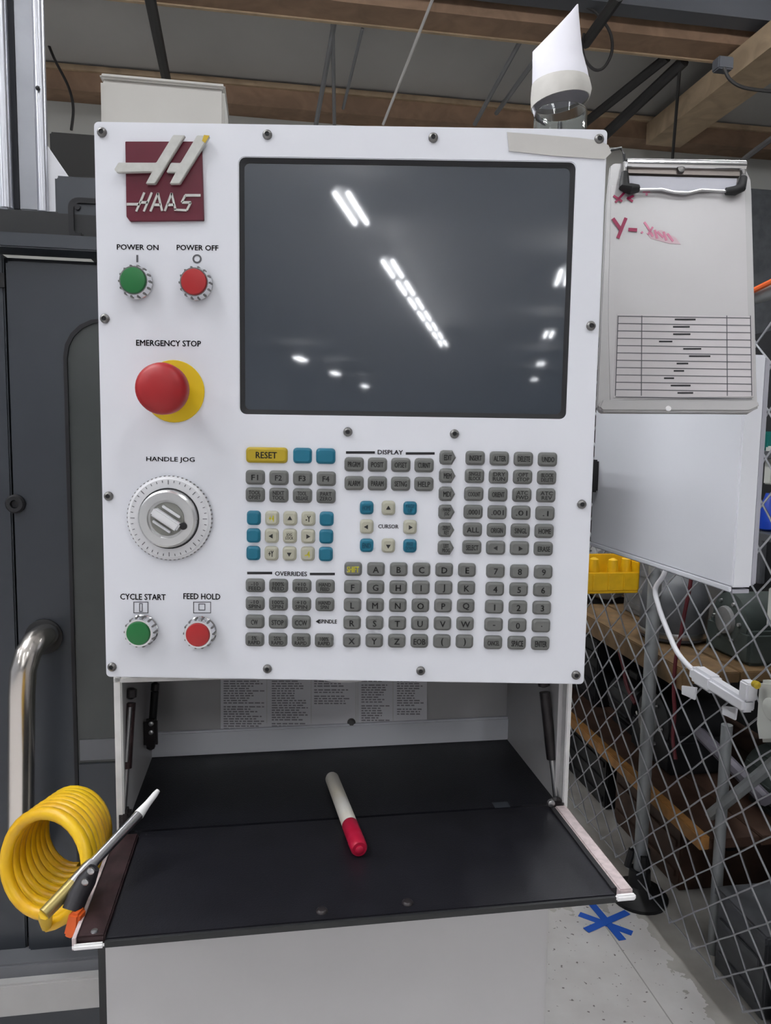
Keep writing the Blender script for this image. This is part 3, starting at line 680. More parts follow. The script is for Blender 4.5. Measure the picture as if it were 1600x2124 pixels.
# marker on the tray
mr = 0.0083
m0 = atZ(688, 1612, ZT+mr); m1 = atZ(746, 1762, ZT+mr); md = (m1-m0); mn = md.normalized(); mL = md.length
mk = thing('marker_pen', (m0+m1)/2 - Vector((0, 0, mr)), 'white marker pen with a red cap lying on the black tray', 'pen')
MB().lathe(m0, mn, [(0, mr*0.55), (0.001, mr*0.85), (0.004, mr*0.97), (mL*0.70, mr), (mL*0.705, mr*0.95)], 24).build('barrel', 'marker_white', mk)
MB().lathe(m0, mn, [(mL*0.70, mr*0.98), (mL*0.705, mr*1.03), (mL*0.86, mr*1.03), (mL*0.875, mr*0.98), (mL*0.9, mr*1.05), (mL*0.985, mr*1.0), (mL, mr*0.85)], 24).build('cap', 'marker_red', mk)
MB().lathe(m0, mn, [(mL, mr*0.5), (mL+0.002, mr*0.5), (mL+0.003, mr*0.3)], 16).build('cap_tip', 'marker_red', mk)

# ================================================================== coiled hose and air gun
hz = thing('coiled_air_hose', onD(115, 1915, 0.70), 'coiled yellow air hose hanging beside the tray', 'hose')
h0 = atY(88, 1804, 0.650); h1 = atY(158, 1718, 0.815)
R_ = 0.0482; turns = 8.0; N = 8*32
nl = Vector((math.sin(math.radians(16))*0.96, math.cos(math.radians(16))*0.96, -0.22)).normalized()   # the loops hang askew
u = nl.cross(EZ).normalized(); v_ = u.cross(nl).normalized()
pts = []
for i in range(N+1):
    t = i/N; a = 2*math.pi*turns*t - math.pi/2 + 0.25; r = R_*(1-0.10*t)
    pts.append(h0 + (h1-h0)*t**0.9 + (u*math.cos(a) + v_*math.sin(a))*r)
MB().tube(pts, 0.0062, 8).build('hose_coil', 'hose_yellow', hz, smooth=60)
gun = thing('air_blow_gun', atY(150, 1840, 0.60), 'air blow gun with long silver nozzle leaning on the tray edge', 'air gun')
g0, g1, g2, g3 = atY(328, 1640, 0.70), atY(288, 1690, 0.675), atY(150, 1836, 0.60), atY(92, 1896, 0.578)
MB().tube([g0, g0+(g1-g0)*0.15, g0+(g1-g0)*0.55, g1], [0.0022, 0.0030, 0.0034, 0.0052], 12).build('nozzle_tip', 'white_chip', gun)
MB().tube([g1, g1+(g2-g1)*0.75], 0.0047, 12).build('nozzle_tube', 'steel', gun)
dn = (g2-g1).normalized(); pb = g1+(g2-g1)*0.72; pe = g2
MB().tube([pb, pb+(pe-pb)*0.3, pe], [0.0060, 0.0066, 0.0060], 12).build('gun_body', 'steel', gun)
MB().tube([g2-(g3-g2)*0.05, g3], [0.0062, 0.0056], 12).build('hose_tail', 'gun_brass', gun)
off = Vector((0.012, -0.004, -0.010))
MB().tube([atY(195, 1800, 0.60), atY(180, 1825, 0.598), atY(163, 1855, 0.592), atY(150, 1888, 0.585)], [0.005, 0.0082, 0.0088, 0.0085], 10).build('grip', 'gun_dark', gun)
for x, y in ((190, 1805), (178, 1828)): MB().lathe(atY(x, y, 0.589), (0, -1, 0), [(0, 0.003), (0.002, 0.003), (0.003, 0.001)], 10).build('grip_screw', 'steel', gun)
tg = [atY(141, 1896, 0.575), atY(164, 1899, 0.575), atY(160, 1942, 0.572), atY(148, 1951, 0.572), atY(129, 1945, 0.572)]
MB().prism(tg, (0.002, 0.012, 0)).build('trigger', 'orange', gun, bevel=0.002, label='orange trigger lever')
# hose from the gun to the coil
MB().tube([g3-(g3-g2)*0.05, g3+(pts[0]-g3)*0.5, pts[0], pts[2]], 0.0056, 8).build('hose_end', 'hose_yellow', hz, smooth=60)

# ================================================================== MACHINE (left)
DM = 1.11
mc = thing('milling_machine', b(-0.9, 1.5, 0), 'dark grey machine tool with a sliding door and tubular handle', 'machine')
def G(px, py, d=DM): return onD(px, py, d)
def az(px, py, d=DM): p = G(px, py, d); return p.dot(EX), p.z
def plate(name, x0, y0, x1, y1, d, th, m, parent=mc, bevel=0.003, label=None, a_left=None, a_right=None):
    A, zt1 = az(x0, y0, d); B_, zb1 = az(x1, y1, d)
    if a_left is not None: A = a_left
    if a_right is not None: B_ = a_right
    return MB().bbox(A, B_, d, d+th, zb1, zt1).build(name, m, parent, bevel=bevel, label=label)
# enclosure behind the door
MB().bbox(-2.6, 0.35, DM+0.03, 2.4, 0.30, 1.75).build('enclosure', 'machine_grey', mc, bevel=0.004)
MB().bbox(-2.6, 0.30, DM-0.02, DM+0.03, az(0, 487)[1]-0.02, az(0, 487)[1]).build('top_rail', 'machine_grey', mc, bevel=0.002)
MB().bbox(-2.6, 0.30, DM+0.0, DM+0.04, az(0, 487)[1], az(0, 432)[1]).build('top_strip', 'machine_dark', mc, bevel=0.002)
aDoor, zDoor = az(10, 540)
doorz0 = az(100, 1985)[1]
door = MB().bbox(aDoor, 0.30, DM, DM+0.03, doorz0, zDoor).build('sliding_door', 'machine_grey', mc, bevel=0.003, label='dark grey sliding door')
MB().bbox(-2.6, aDoor-0.004, DM+0.006, DM+0.03, doorz0, zDoor+0.01).build('fixed_panel', 'machine_grey', mc, bevel=0.002)
MB().bbox(aDoor-0.012, aDoor-0.002, DM+0.002, DM+0.01, az(0, 595)[1], az(0, 565)[1]).build('door_stop', 'gasket', mc)
# window of the door
aw, zw = az(137, 664); zwb = az(137, 1960)[1]
def inbld(pts, d): return [b(a, d, z) for a, z in pts]
MB().ring(inbld(rrect(aw-0.004, aw+0.45, zwb-0.004, zw+0.004, 0.055), DM-0.004), inbld(rrect(aw+0.001, aw+0.445, zwb+0.001, zw-0.001, 0.052), DM-0.004), EY*0.006).build('window_gasket', 'gasket', door)
win = MB().prism(inbld(rrect(aw, aw+0.446, zwb, zw, 0.052), DM-0.001), EY*0.004).build('window_pane', 'window_dark', door)
MB().bbox(aw+0.004, aw+0.44, DM-0.0025, DM-0.001, az(137, 1578)[1], az(137, 1535)[1]).build('window_sill', 'machine_mid', door)
MB().bbox(aw+0.002, aw+0.44, DM-0.004, DM-0.0012, zwb+0.01, az(137, 1584)[1]).build('lower_panel', 'machine_grey', door, bevel=0.001)
# door handle
def hp(px, py, d): return onD(px, py, d)
hpts = [hp(96, 1318, DM), hp(96, 1318, DM-0.02), hp(88, 1320, DM-0.045), hp(72, 1333, DM-0.066), hp(58, 1356, DM-0.078), hp(48, 1390, DM-0.082), hp(45, 1440, DM-0.082), hp(44, 1560, DM-0.082), hp(43, 1700, DM-0.082), hp(42, 1790, DM-0.080), hp(50, 1815, DM-0.06), hp(58, 1822, DM)]
hd = MB().tube(hpts, 0.0172, 18).build('door_handle', 'handle_steel', door, smooth=70)
MB().lathe(hp(92, 1320, DM), -EY, [(0, 0.026), (0.004, 0.026), (0.006, 0.020)], 24).build('handle_collar', 'black_rubber', hd)
MB().lathe(hp(33, 1045, DM), -EY, [(0, 0.0135), (0.004, 0.0135), (0.007, 0.011), (0.007, 0.006), (0.002, 0.005)], 20).build('door_bolt', 'gasket', door)
# upper cover with recessed grip
ac, zc = az(112, 362)
cv = MB().bbox(ac, ac+0.30, DM+0.0, DM+0.035, az(112, 520)[1], zc).build('upper_cover', 'machine_grey', mc, bevel=0.004)
ag, zg = az(142, 410); zg2 = az(142, 500)[1]
MB().ring(inbld(rrect(ag, ag+0.16, zg2, zg, 0.014), DM-0.004), inbld(rrect(ag+0.007, ag+0.153, zg2+0.007, zg-0.007, 0.009), DM-0.004), EY*0.006).build('cover_gasket', 'gasket', cv)
MB().lathe(hp(161, 430, DM-0.001), -EY, [(0, 0.004), (0.003, 0.004)], 12).build('cover_screw', 'gasket', cv)
MB().box(hp(158, 490, DM-0.003), (0.018, 0.006, 0.010), BAX).build('cover_catch', 'gasket', cv, bevel=0.002)
# rear cover seen above
plate('rear_cover', 102, 272, 300, 470, 1.5, 0.4, 'rear_dark')
# lower ledges
zl1 = az(100, 1988)[1]
MB().bbox(-2.6, -0.17, DM-0.03, DM+0.05, az(100, 2032, DM-0.03)[1], az(100, 1995, DM-0.03)[1]).build('lower_ledge', 'machine_mid', mc, bevel=0.003)
MB().bbox(-2.6, -0.172, DM-0.045, DM+0.05, az(100, 2103, DM-0.045)[1], az(100, 2036, DM-0.045)[1]).build('lower_strip', 'machine_light', mc, bevel=0.003)
MB().bbox(-2.6, -0.17, DM-0.02, DM+0.6, 0.0, az(100, 2103, DM-0.04)[1]).build('machine_base', 'machine_grey', mc)
MB().bbox(-2.6, -0.17, DM+0.01, DM+0.06, az(100, 2000)[1]-0.02, zl1+0.03).build('sill_gap', 'machine_dark', mc)
# steel column above the enclosure (a folded channel)
DC = 1.32
col = thing('steel_column', b(-0.75, DC, 1.70), 'tall shiny steel column cover rising behind the dark grey machine door', 'column')
def cpl(name, x0, x1, d, m, th=0.02, ytop=-150, ybot=436):
    A = az(x0[0], 200, d)[0]; B_ = az(x1[0], 200, d)[0]
    return MB().bbox(A, B_, d, d+th, az(50, ybot, d)[1], 3.6).build(name, m, col, bevel=0.002)
cpl('column_sheet', (-260,), (10,), DC-0.012, 'column_metal')
A_ = az(-260, 200, DC-0.012)[0]
# rounded bright edge of the outer sheet, recessed groove, flat web, folded flange
MB().tube([b(az(8, 200, DC)[0], DC-0.004, az(50, 436, DC)[1]), b(az(8, 200, DC)[0], DC-0.004, 3.6)], 0.011, 14).build('column_bead', 'column_metal', col)
cpl('column_groove', (14,), (36,), DC+0.012, 'column_dark')
cpl('column_web', (34,), (74,), DC, 'column_mid')
MB().tube([b(az(82, 200, DC)[0], DC+0.004, az(50, 436, DC)[1]), b(az(82, 200, DC)[0], DC+0.004, 3.6)], 0.0095, 14).build('column_flange', 'column_metal', col)
MB().lathe(onD(79, 184, DC-0.008), -EY, [(0, 0.0035), (0.003, 0.0035), (0.004, 0.001)], 10).build('column_screw', 'gasket', col)
MB().prism([onD(x, y, DC+0.002) for x, y in ((94, 296), (142, 366), (116, 440), (88, 440))], EY*0.012).build('gusset', 'gusset_white', col, bevel=0.001)

# ================================================================== RIGHT: white side box and clipboard
sb = thing('side_enclosure', b(0.62, 1.06, 1.311), 'white sheet metal enclosure hanging behind the clipboard', 'enclosure')
MB().bbox(0.600, 0.628, 0.866, 1.30, 1.314, 1.616).build('enclosure_door', 'slab_white', sb, bevel=0.002)
MB().bbox(0.597, 0.601, 0.868, 1.30, 1.308, 1.315).build('door_lip', 'slab_white', sb, bevel=0.001)
MB().bbox(0.602, 0.626, 0.868, 1.30, 1.306, 1.311).build('bottom_seam', 'slab_edge', sb)
MB().bbox(0.628, 0.638, 0.870, 1.28, 1.316, 1.612).build('enclosure_body', 'slab_edge', sb, bevel=0.002)
MB().bbox(0.352, 0.600, 1.275, 1.30, 1.41, 1.47).build('mounting_arm', 'black_rubber', sb, bevel=0.003)
# the clipboard: a plane leaning with its foot towards the operator
YT0, YB0 = 0.865, 0.775
def CB(px, py, lift=0.0):
    # plane through rows y=335 (Y=YT0) and y=855 (Y=YB0)
    tY = Vector((0, YT0, atY(1400, 335, YT0).z)); bY = Vector((0, YB0, atY(1400, 855, YB0).z))
    dv = (tY-bY).normalized(); n = Vector((1, 0, 0)).cross(dv).normalized()     # towards the room
    if n.y > 0: n = -n
    d = ray(px, py); t = (bY-CAM).dot(n)/d.dot(n)
    return CAM + d*t + n*lift, n
def cbp(pxs, lift): return [CB(x, y, lift)[0] for x, y in pxs]
CN = CB(1400, 600)[1]
cb = thing('clipboard', CB(1405, 855)[0], 'clipboard with red handwriting and a ruled table beside the screen', 'clipboard')
out = [(1266, 345), (1275, 338), (1530, 340), (1548, 350), (1558, 372), (1560, 400), (1572, 846), (1552, 858), (1246, 856), (1238, 846), (1258, 420)]
MB().prism(cbp(out, 0.0), -CN*0.004).build('board', 'clear_board', cb, bevel=0.001)
sh = MB().prism(cbp([(1268, 385), (1545, 392), (1556, 826), (1266, 830), (1262, 640)], 0.0006), -CN*0.0005).build('paper_sheet', 'sheet', cb)
low = MB().prism(cbp([(1280, 652), (1558, 657), (1562, 824), (1272, 826)], 0.0012), -CN*0.0004).build('paper_table', 'sheet_low', cb)
ln = MB()
def cbq(x0, y0, x1, y1, t, lift=0.0016):
    p = Vector((x0, y0, 0)); q = Vector((x1, y1, 0)); n = (q-p).normalized().cross(Vector((0, 0, 1)))*t/2
    return cbp([((p+n).x, (p+n).y), ((q+n).x, (q+n).y), ((q-n).x, (q-n).y), ((p-n).x, (p-n).y)], lift)
for k in range(12):
    y = 657 + k*15.2; ln.prism(cbq(1282-k*0.5, y, 1556+k*0.3, y+4, 1.5), -CN*0.0002)
for xa, xb in ((1282, 1276), (1331, 1330), (1507, 1508), (1556, 1559)): ln.prism(cbq(xa, 656, xb, 822, 1.8), -CN*0.0002)
ln.build('ruled_lines', 'print_soft', low)
ln = MB(); rr = random.Random(11)
for k in range(11):
    if rr.random() < 0.8:
        x = rr.uniform(1360, 1430); y = 664 + k*15.2; ln.prism(cbq(x, y, x+rr.uniform(20, 45), y, 3.2), -CN*0.0002)
ln.build('table_entries', 'black_print', low)
bl = MB().prism(cbp([(1246, 832), (1568, 834), (1572, 848), (1550, 858), (1246, 857), (1238, 848)], 0.006), -CN*0.006).build('bottom_lip', 'clear_board', cb, bevel=0.002)
# handwriting
hw = MB()
for s in (((1271, 455), (1287, 478)), ((1298, 454), (1281, 496)), ((1303, 478), (1321, 479))): hw.prism(cbq(*s[0], *s[1], 7, 0.002), -CN*0.0003)
for s in (((1272, 408), (1290, 420)), ((1298, 398), (1276, 422)), ((1300, 412), (1312, 420)), ((1314, 408), (1302, 414))): hw.prism(cbq(*s[0], *s[1], 4.5, 0.002), -CN*0.0003)
hw.build('handwriting', 'ink_red', sh)
FW = [((1333, 399), (1348, 399)), ((1341, 391), (1341, 407)), ((1330, 482), (1333, 485)), ((1336, 462), (1342, 470)), ((1342, 470), (1354, 492)), ((1354, 472), (1344, 488)), ((1358, 478), (1363, 496)), ((1363, 482), (1376, 494)), ((1376, 482), (1382, 500)), ((1384, 486), (1396, 502))]
for p_, q_ in FW: MB().prism(cbq(*p_, *q_, 4.5, 0.0014), -CN*0.0003).build('faded_stroke', 'ink_pink', sh)
MB().prism(cbp([(1340, 484), (1372, 478), (1402, 494), (1412, 508), (1388, 506), (1350, 496)], 0.0010), -CN*0.0002).build('ink_smear', 'ink_smear', sh)
# clip
ct = lambda x, y, l: CB(x, y, l)[0]
cl = MB().tube([ct(1296, 347, 0.006), ct(1540, 352, 0.006)], 0.0058, 14).build('clip_bar', 'chrome', cb)
MB().prism(cbp([(1300, 352), (1530, 358), (1530, 372), (1300, 366)], 0.006), -CN*0.004).build('clip_plate', 'clip_metal', cl)
MB().prism(cbp([(1284, 368), (1526, 374), (1524, 398), (1440, 401), (1420, 408), (1395, 405), (1370, 399), (1290, 396)], 0.0035), -CN*0.001).build('clip_jaw', 'slab_edge', cl)
MB().tube([ct(1318, 401, 0.006), ct(1370, 400, 0.006), ct(1395, 406, 0.006), ct(1425, 407, 0.006), ct(1450, 401, 0.006), ct(1505, 404, 0.006)], 0.0016, 8).build('clip_wire', 'steel', cl)
MB().tube([ct(1293, 366, 0.006), ct(1291, 396, 0.007), ct(1303, 400, 0.007), ct(1321, 398, 0.006)], [0.004, 0.006, 0.006, 0.0042], 10).build('clip_foot', 'black_rubber', cl)
MB().tube([ct(1538, 376, 0.006), ct(1532, 398, 0.007), ct(1518, 404, 0.007), ct(1501, 404, 0.006)], [0.004, 0.0052, 0.0052, 0.004], 10).build('clip_foot', 'black_rubber', cl)
for x in (1293, 1538): MB().tube([ct(x, 345, 0.006), ct(x, 370, 0.006)], 0.0026, 8).build('clip_spring', 'chrome', cl)
MB().lathe(ct(1408, 361, 0.006), CN, [(0, 0.004), (0.003, 0.004), (0.004, 0.002)], 12).build('clip_rivet', 'screw', cl)
MB().lathe(ct(1382, 852, 0.006), CN, [(0, 0.003), (0.001, 0.003), (0.0015, 0.001)], 10).build('board_rivet', 'white_chip', cb)
MB().tube([ct(1294, 350, 0.004), ct(1293, 325, 0.003), ct(1291, 302, -0.004), Vector((0.19, YP+0.03, 1.775))], 0.0016, 8).build('hanging_wire', 'black_rubber', cb)

# ================================================================== floor marks
def fp(px, py, z=0.0): return atZ(px, py, z)
tpm = thing('floor_tape_mark', fp(1255, 1912), 'blue tape cross stuck on the white floor near the fence post', 'tape')
for (x0, y0), (x1, y1), zz in (((1202, 1896), (1312, 1936), 0.0008), ((1228, 1875), (1292, 1950), 0.0013), ((1302, 1892), (1216, 1930), 0.0018)):
    p, q = fp(x0, y0, zz), fp(x1, y1, zz); n = (q-p).normalized().cross(EZ)*0.0125
    MB().prism([p+n, q+n, q-n, p-n], (0, 0, 0.0005)).build('tape_strip', 'blue_tape', tpm)
o = MB().bbox(1.034, 1.037, 0.8, 2.15, 0.0002, 0.001).build('floor_joint', 'floor_line'); struct(o, 'thin joint line across the white floor')

# ================================================================== chain-link fence
AF = 1.21; FZ0, FZ1 = 0.07, 1.86
fence = thing('chain_link_fence', b(AF, 2.3, 0), 'galvanised chain link fence running back from the tray cabinet', 'fence')
HW, HH = 0.058, 0.112
def wire_mesh(flip):
    mb = MB(); pts = []; z = FZ0; k = 0
    while z <= FZ1 + 1e-6:
        s = 1 if (k % 2 == 0) ^ flip else -1
        pts.append(EY*(s*HW/2*1.04) + EX*(0.0022*(1 if k % 2 else -1)) + EZ*z); z += HH/2; k += 1
    mb.tube(pts, 0.0031, 6); me, _ = mb.mesh('wire', 'galv', Vector((0, 0, 0)), smooth=80); return me
wm = [wire_mesh(False), wire_mesh(True)]
d = 1.30; i = 0
while d < 3.75:
    place('wire', wm[i % 2], b(AF-0.022, d, 0), fence); d += HW; i += 1
def post(a, d, r, z1, foot=True):
    p = MB().cyl(b(a, d, 0.012), b(a, d, z1), r, n=18).build('fence_post', 'galv_post', fence)
    if foot:
        MB().lathe(b(a, d, 0), EZ, [(0, 0.092), (0.012, 0.094), (0.026, 0.082), (0.034, 0.05), (0.05, 0.036), (0.10, 0.034), (0.102, r)], 24).build('post_foot', 'black_rubber', p)
        for k in range(3):
            t = k*2.1+0.4; MB().tube([b(a+0.04*math.cos(t), d+0.04*math.sin(t), 0.10), b(a+0.028*math.cos(t), d+0.028*math.sin(t), 0.16)], 0.012, 8).build('foot_clamp', 'black_rubber', p)
post(AF, 2.137, 0.021, 1.9)
post(AF+0.02, 3.6, 0.021, 1.9)
MB().cyl(b(AF, 1.2, 1.875), b(AF, 3.8, 1.875), 0.019, n=14).build('top_rail', 'galv_post', fence)
for zz in (FZ0+0.01,): MB().cyl(b(AF-0.02, 1.25, zz), b(AF-0.02, 3.8, zz), 0.0022, n=6).build('tension_wire', 'galv', fence)
o = MB().tube([onA(1545, 612, AF-0.03), onA(1575, 597, AF-0.03), onA(1620, 575, AF-0.03), onA(1680, 545, AF-0.03)], 0.007, 8).build('extension_cable', 'orange_cable'); tag(o, 'orange cable along the top rail of the fence', 'cable')

# ================================================================== rack behind the fence
RA0, RA1 = 1.27, 1.95
Z1S, Z2S = 0.80, 0.34
DS = onA(1466, 1735, RA0).dot(EY)
rack = thing('storage_rack', b(1.6, 2.4, 0), 'timber storage rack behind the chain link fence', 'rack')
def board(name, a0, a1, d0, d1, z, th, m): return MB().bbox(a0, a1, d0, d1, z-th, z).build(name, m, rack, bevel=0.003)
for k in range(4):
    board('shelf_board', RA0+0.012+k*0.17, RA0+0.175+k*0.17, 2.02 if k < 2 else 1.2, 3.8, Z1S, 0.035, 'wood_brown')
    board('shelf_board', RA0+0.012+k*0.17, RA0+0.175+k*0.17, DS, 3.8, Z2S, 0.03, 'junk_brown')
MB().bbox(RA0-0.02, RA0+0.012, 2.02, 3.8, Z1S-0.055, Z1S+0.015).build('shelf_front', 'wood_brown', rack, bevel=0.003)
MB().bbox(RA0-0.02, RA0+0.012, DS, 3.8, Z2S-0.03, Z2S+0.012).build('shelf_front', 'wood_orange', rack, bevel=0.003)
MB().cyl(b(RA0+0.03, DS-0.02, 0), b(RA0+0.03, DS-0.02, 0.70), 0.016, n=12).build('upright', 'galv_post', rack)
for dd in (3.1, 3.75): MB().bbox(RA0+0.012, RA0+0.06, dd, dd+0.05, 0, 1.35).build('upright', 'galv_post', rack, bevel=0.003)
for dd in (1.3, 3.1, 3.75): MB().bbox(RA1-0.06, RA1-0.012, dd, dd+0.05, 0, 1.5).build('upright', 'galv_post', rack, bevel=0.003)
p, q = onA(1475, 1690, RA0+0.03), onA(1640, 1555, RA0+0.03)
MB().tube([p, q], 0.017, 8).build('brace_bar', 'galv_post', rack)
p, q = onA(1452, 1520, RA0+0.10), onA(1590, 1660, RA0+0.10)
MB().tube([p, q], 0.020, 8).build('brace_bar', 'junk_purple', rack)
# dark backing cabinet far behind the rack
o = thing('steel_cabinet', b(2.5, 2.5, 0), 'tall dark steel cabinet standing behind the timber rack', 'cabinet')
MB().bbox(2.15, 2.75, 0.9, 5.6, 0.0, 2.0).build('cabinet_body', 'junk_dark', o, bevel=0.006)
for k in range(5):
    dr = MB().bbox(2.13, 2.15, 0.95+k*0.9, 1.80+k*0.9, 0.06, 1.92).build('cabinet_door', 'junk_dark', o, bevel=0.004)
    MB().bbox(2.105, 2.13, 1.05+k*0.9, 1.08+k*0.9, 0.9, 1.1).build('door_pull', 'junk_grey', dr, bevel=0.004)
o = thing('wall_locker', b(5.2, 6.2, 0), 'dark grey locker against the far wall beyond the clipboard', 'locker')
zl = onD(1585, 392, 6.0).z
MB().bbox(3.6, 6.6, 6.0, 6.45, 0, zl).build('locker_body', 'junk_grey', o, bevel=0.01)
MB().bbox(3.62, 5.1, 5.98, 6.0, 0.1, zl-0.05).build('locker_door', 'junk_grey', o, bevel=0.006)
MB().bbox(5.12, 6.58, 5.98, 6.0, 0.1, zl-0.05).build('locker_door', 'junk_grey', o, bevel=0.006)

# ---- goods on and under the rack
def motor(a, d, z, r, L, m, label, ax=EY, m2='junk_dark'):
    c = b(a, d, z+r*1.15); t = thing('electric_motor', b(a, d, z), label, 'motor')
    MB().lathe(c-ax*L/2, ax, [(0, r*0.6), (L*0.05, r*0.95), (L*0.12, r), (L*0.85, r), (L*0.92, r*0.9), (L, r*0.5)], 24).build('motor_body', m, t)
    f = MB(); sd = ax.cross(EZ)
    for k in range(14):
        an = 2*math.pi*k/14; dv = sd*math.cos(an)+EZ*math.sin(an); f.box(c+dv*r*1.02, (L*0.62, r*0.10, r*0.05), (ax, dv, ax.cross(dv)))
    f.build('cooling_fins', m, t)
    MB().cyl(c+ax*L/2, c+ax*L*0.68, r*0.16, n=12).build('shaft', 'steel', t)
    MB().box(b(a, d, z+r*0.1), (r*1.5, L*0.7, r*0.2), (sd, ax, EZ)).build('foot', m2, t, bevel=0.003)
    MB().box(c+EZ*r*1.05, (r*0.7, L*0.3, r*0.3), (sd, ax, EZ)).build('terminal_box', m2, t, bevel=0.003)
def crate(a0, a1, d0, d1, z0, z1, m, label, lid=True, slats=3):
    t = thing('storage_crate', b((a0+a1)/2, (d0+d1)/2, z0), label, 'crate')
    MB().bbox(a0, a1, d0, d1, z0, z1-0.02).build('crate_body', m, t, bevel=0.006)
    MB().bbox(a0-0.008, a1+0.008, d0-0.008, d1+0.008, z1-0.025, z1).build('crate_lid' if lid else 'crate_rim', m, t, bevel=0.005)
    for k in range(slats):
        z = z0 + (z1-z0-0.04)*(k+0.5)/slats; MB().bbox(a0-0.006, a0, d0+0.02, d1-0.02, z-0.012, z+0.012).build('crate_rib', m, t, bevel=0.002)
    MB().bbox((a0*0.55+a1*0.45), (a0*0.45+a1*0.55), d0-0.014, d0, z0+(z1-z0)*0.55, z0+(z1-z0)*0.68).build('crate_handle', 'black_rubber', t, bevel=0.002)
def gearbox(a, d, z, s, m, label):
    t = thing('gear_housing', b(a, d, z), label, 'machine part')
    MB().bbox(a-s*0.5, a+s*0.5, d-s*0.6, d+s*0.6, z, z+s*0.55).build('housing_base', m, t, bevel=s*0.06)
    MB().lathe(b(a-s*0.52, d, z+s*0.62), EX, [(0, s*0.28), (s*0.06, s*0.46), (s*0.95, s*0.46), (s*1.02, s*0.30)], 24).build('housing_drum', m, t)
    MB().lathe(b(a-s*0.60, d, z+s*0.62), EX, [(0, s*0.10), (s*0.02, s*0.22), (s*0.08, s*0.24)], 20).build('bearing_cap', 'junk_mid', t)
    for k in range(6):
        an = k*math.pi/3; MB().lathe(b(a-s*0.545, d+s*0.34*math.cos(an), z+s*0.62+s*0.34*math.sin(an)), EX, [(0, s*0.03), (s*0.04, s*0.035)], 8).build('housing_bolt', 'steel', t)
# on the upper shelf
motor(1.46, 3.06, Z1S, 0.12, 0.24, 'junk_mid', 'rounded grey motor on the upper shelf behind the yellow bin')
t = thing('storage_tank', b(1.45, 2.42, Z1S), 'round grey tank with a domed lid on the upper shelf behind the white cable', 'tank')
MB().lathe(b(1.45, 2.42, Z1S), EZ, [(0, 0.10), (0.01, 0.115), (0.14, 0.118), (0.20, 0.10), (0.235, 0.06), (0.245, 0.01)], 28).build('tank_body', 'junk_grey', t)
MB().lathe(b(1.45, 2.42, Z1S+0.02), EZ, [(0, 0.119), (0.012, 0.121), (0.02, 0.119)], 28).build('tank_band', 'steel', t)
MB().lathe(b(1.45, 2.42, Z1S+0.24), EZ, [(0, 0.02), (0.03, 0.018), (0.035, 0.01)], 12).build('tank_valve', 'steel', t)
crate(1.48, 1.78, 2.62, 2.86, Z1S, Z1S+0.26, 'junk_mid', 'mid grey crate on the upper shelf below the white enclosure')
gearbox(1.60, 2.18, Z1S, 0.20, 'junk_green', 'greenish grey gear housing on the upper shelf end')
crate(1.50, 1.80, 3.28, 3.66, Z1S, Z1S+0.22, 'junk_purple', 'purplish grey crate at the far end of the upper shelf')
# yellow bin hung on the fence
DY = 2.20
ya0, ya1 = onD(1200, 1190, DY).dot(EX), onD(1328, 1190, DY).dot(EX); zb1, zb0 = onD(1280, 1160, DY).z, onD(1280, 1231, DY).z
t = thing('parts_bin', b((ya0+ya1)/2, DY+0.06, zb0), 'yellow plastic parts bin hanging on the fence under the enclosure', 'bin')
MB().bbox(ya0, ya1, DY, DY+0.12, zb0, zb0+0.010).build('bin_floor', 'bin_yellow', t, bevel=0.003)
MB().bbox(ya0, ya1, DY, DY+0.008, zb0+0.008, zb0+0.62*(zb1-zb0)).build('bin_front', 'bin_yellow', t, bevel=0.003)
MB().bbox(ya0, ya1, DY+0.112, DY+0.12, zb0+0.008, zb1).build('bin_back', 'bin_yellow', t, bevel=0.003)
for aa in (ya0, ya1-0.008): MB().bbox(aa, aa+0.008, DY, DY+0.12, zb0+0.008, zb1-0.01).build('bin_side', 'bin_yellow', t, bevel=0.003)
for k in range(4):
    aa = ya0 + 0.022 + (ya1-ya0-0.044)*k/3; MB().lathe(b(aa, DY+0.035+0.02*(k % 2), zb0+0.012), EZ, [(0, 0.017), (0.05, 0.019), (zb1-zb0-0.020, 0.015), (zb1-zb0-0.014, 0.005)], 14).build('bin_bottle', 'bin_yellow', t)
for k in range(3):
    aa = ya0 + (ya1-ya0)*(k+1)/4; MB().bbox(aa-0.003, aa+0.003, DY-0.004, DY, zb0+0.012, zb0+0.55*(zb1-zb0)).build('bin_rib', 'bin_yellow', t, bevel=0.001)
MB().bbox(ya1-0.01, AF-0.02, DY+0.10, DY+0.106, zb1-0.03, zb1-0.015).build('bin_hook', 'galv', t)
# lower shelf
gearbox(1.50, 2.42, Z2S, 0.24, 'junk_dark', 'black gear housing on the lower shelf behind the fence post')
motor(1.50, 2.72, Z2S, 0.10, 0.24, 'junk_dark', 'black finned motor on the middle of the lower shelf')
crate(1.42, 1.80, 2.95, 3.30, Z2S, Z2S+0.30, 'junk_dark', 'black crate at the far end of the lower shelf', slats=4)
motor(1.62, DS+0.14, Z2S, 0.09, 0.20, 'junk_green', 'greenish grey motor on the near end of the lower shelf')
crate(1.40, 1.75, 3.36, 3.74, Z2S, Z2S+0.24, 'junk_grey', 'dark grey crate in the corner of the lower shelf')
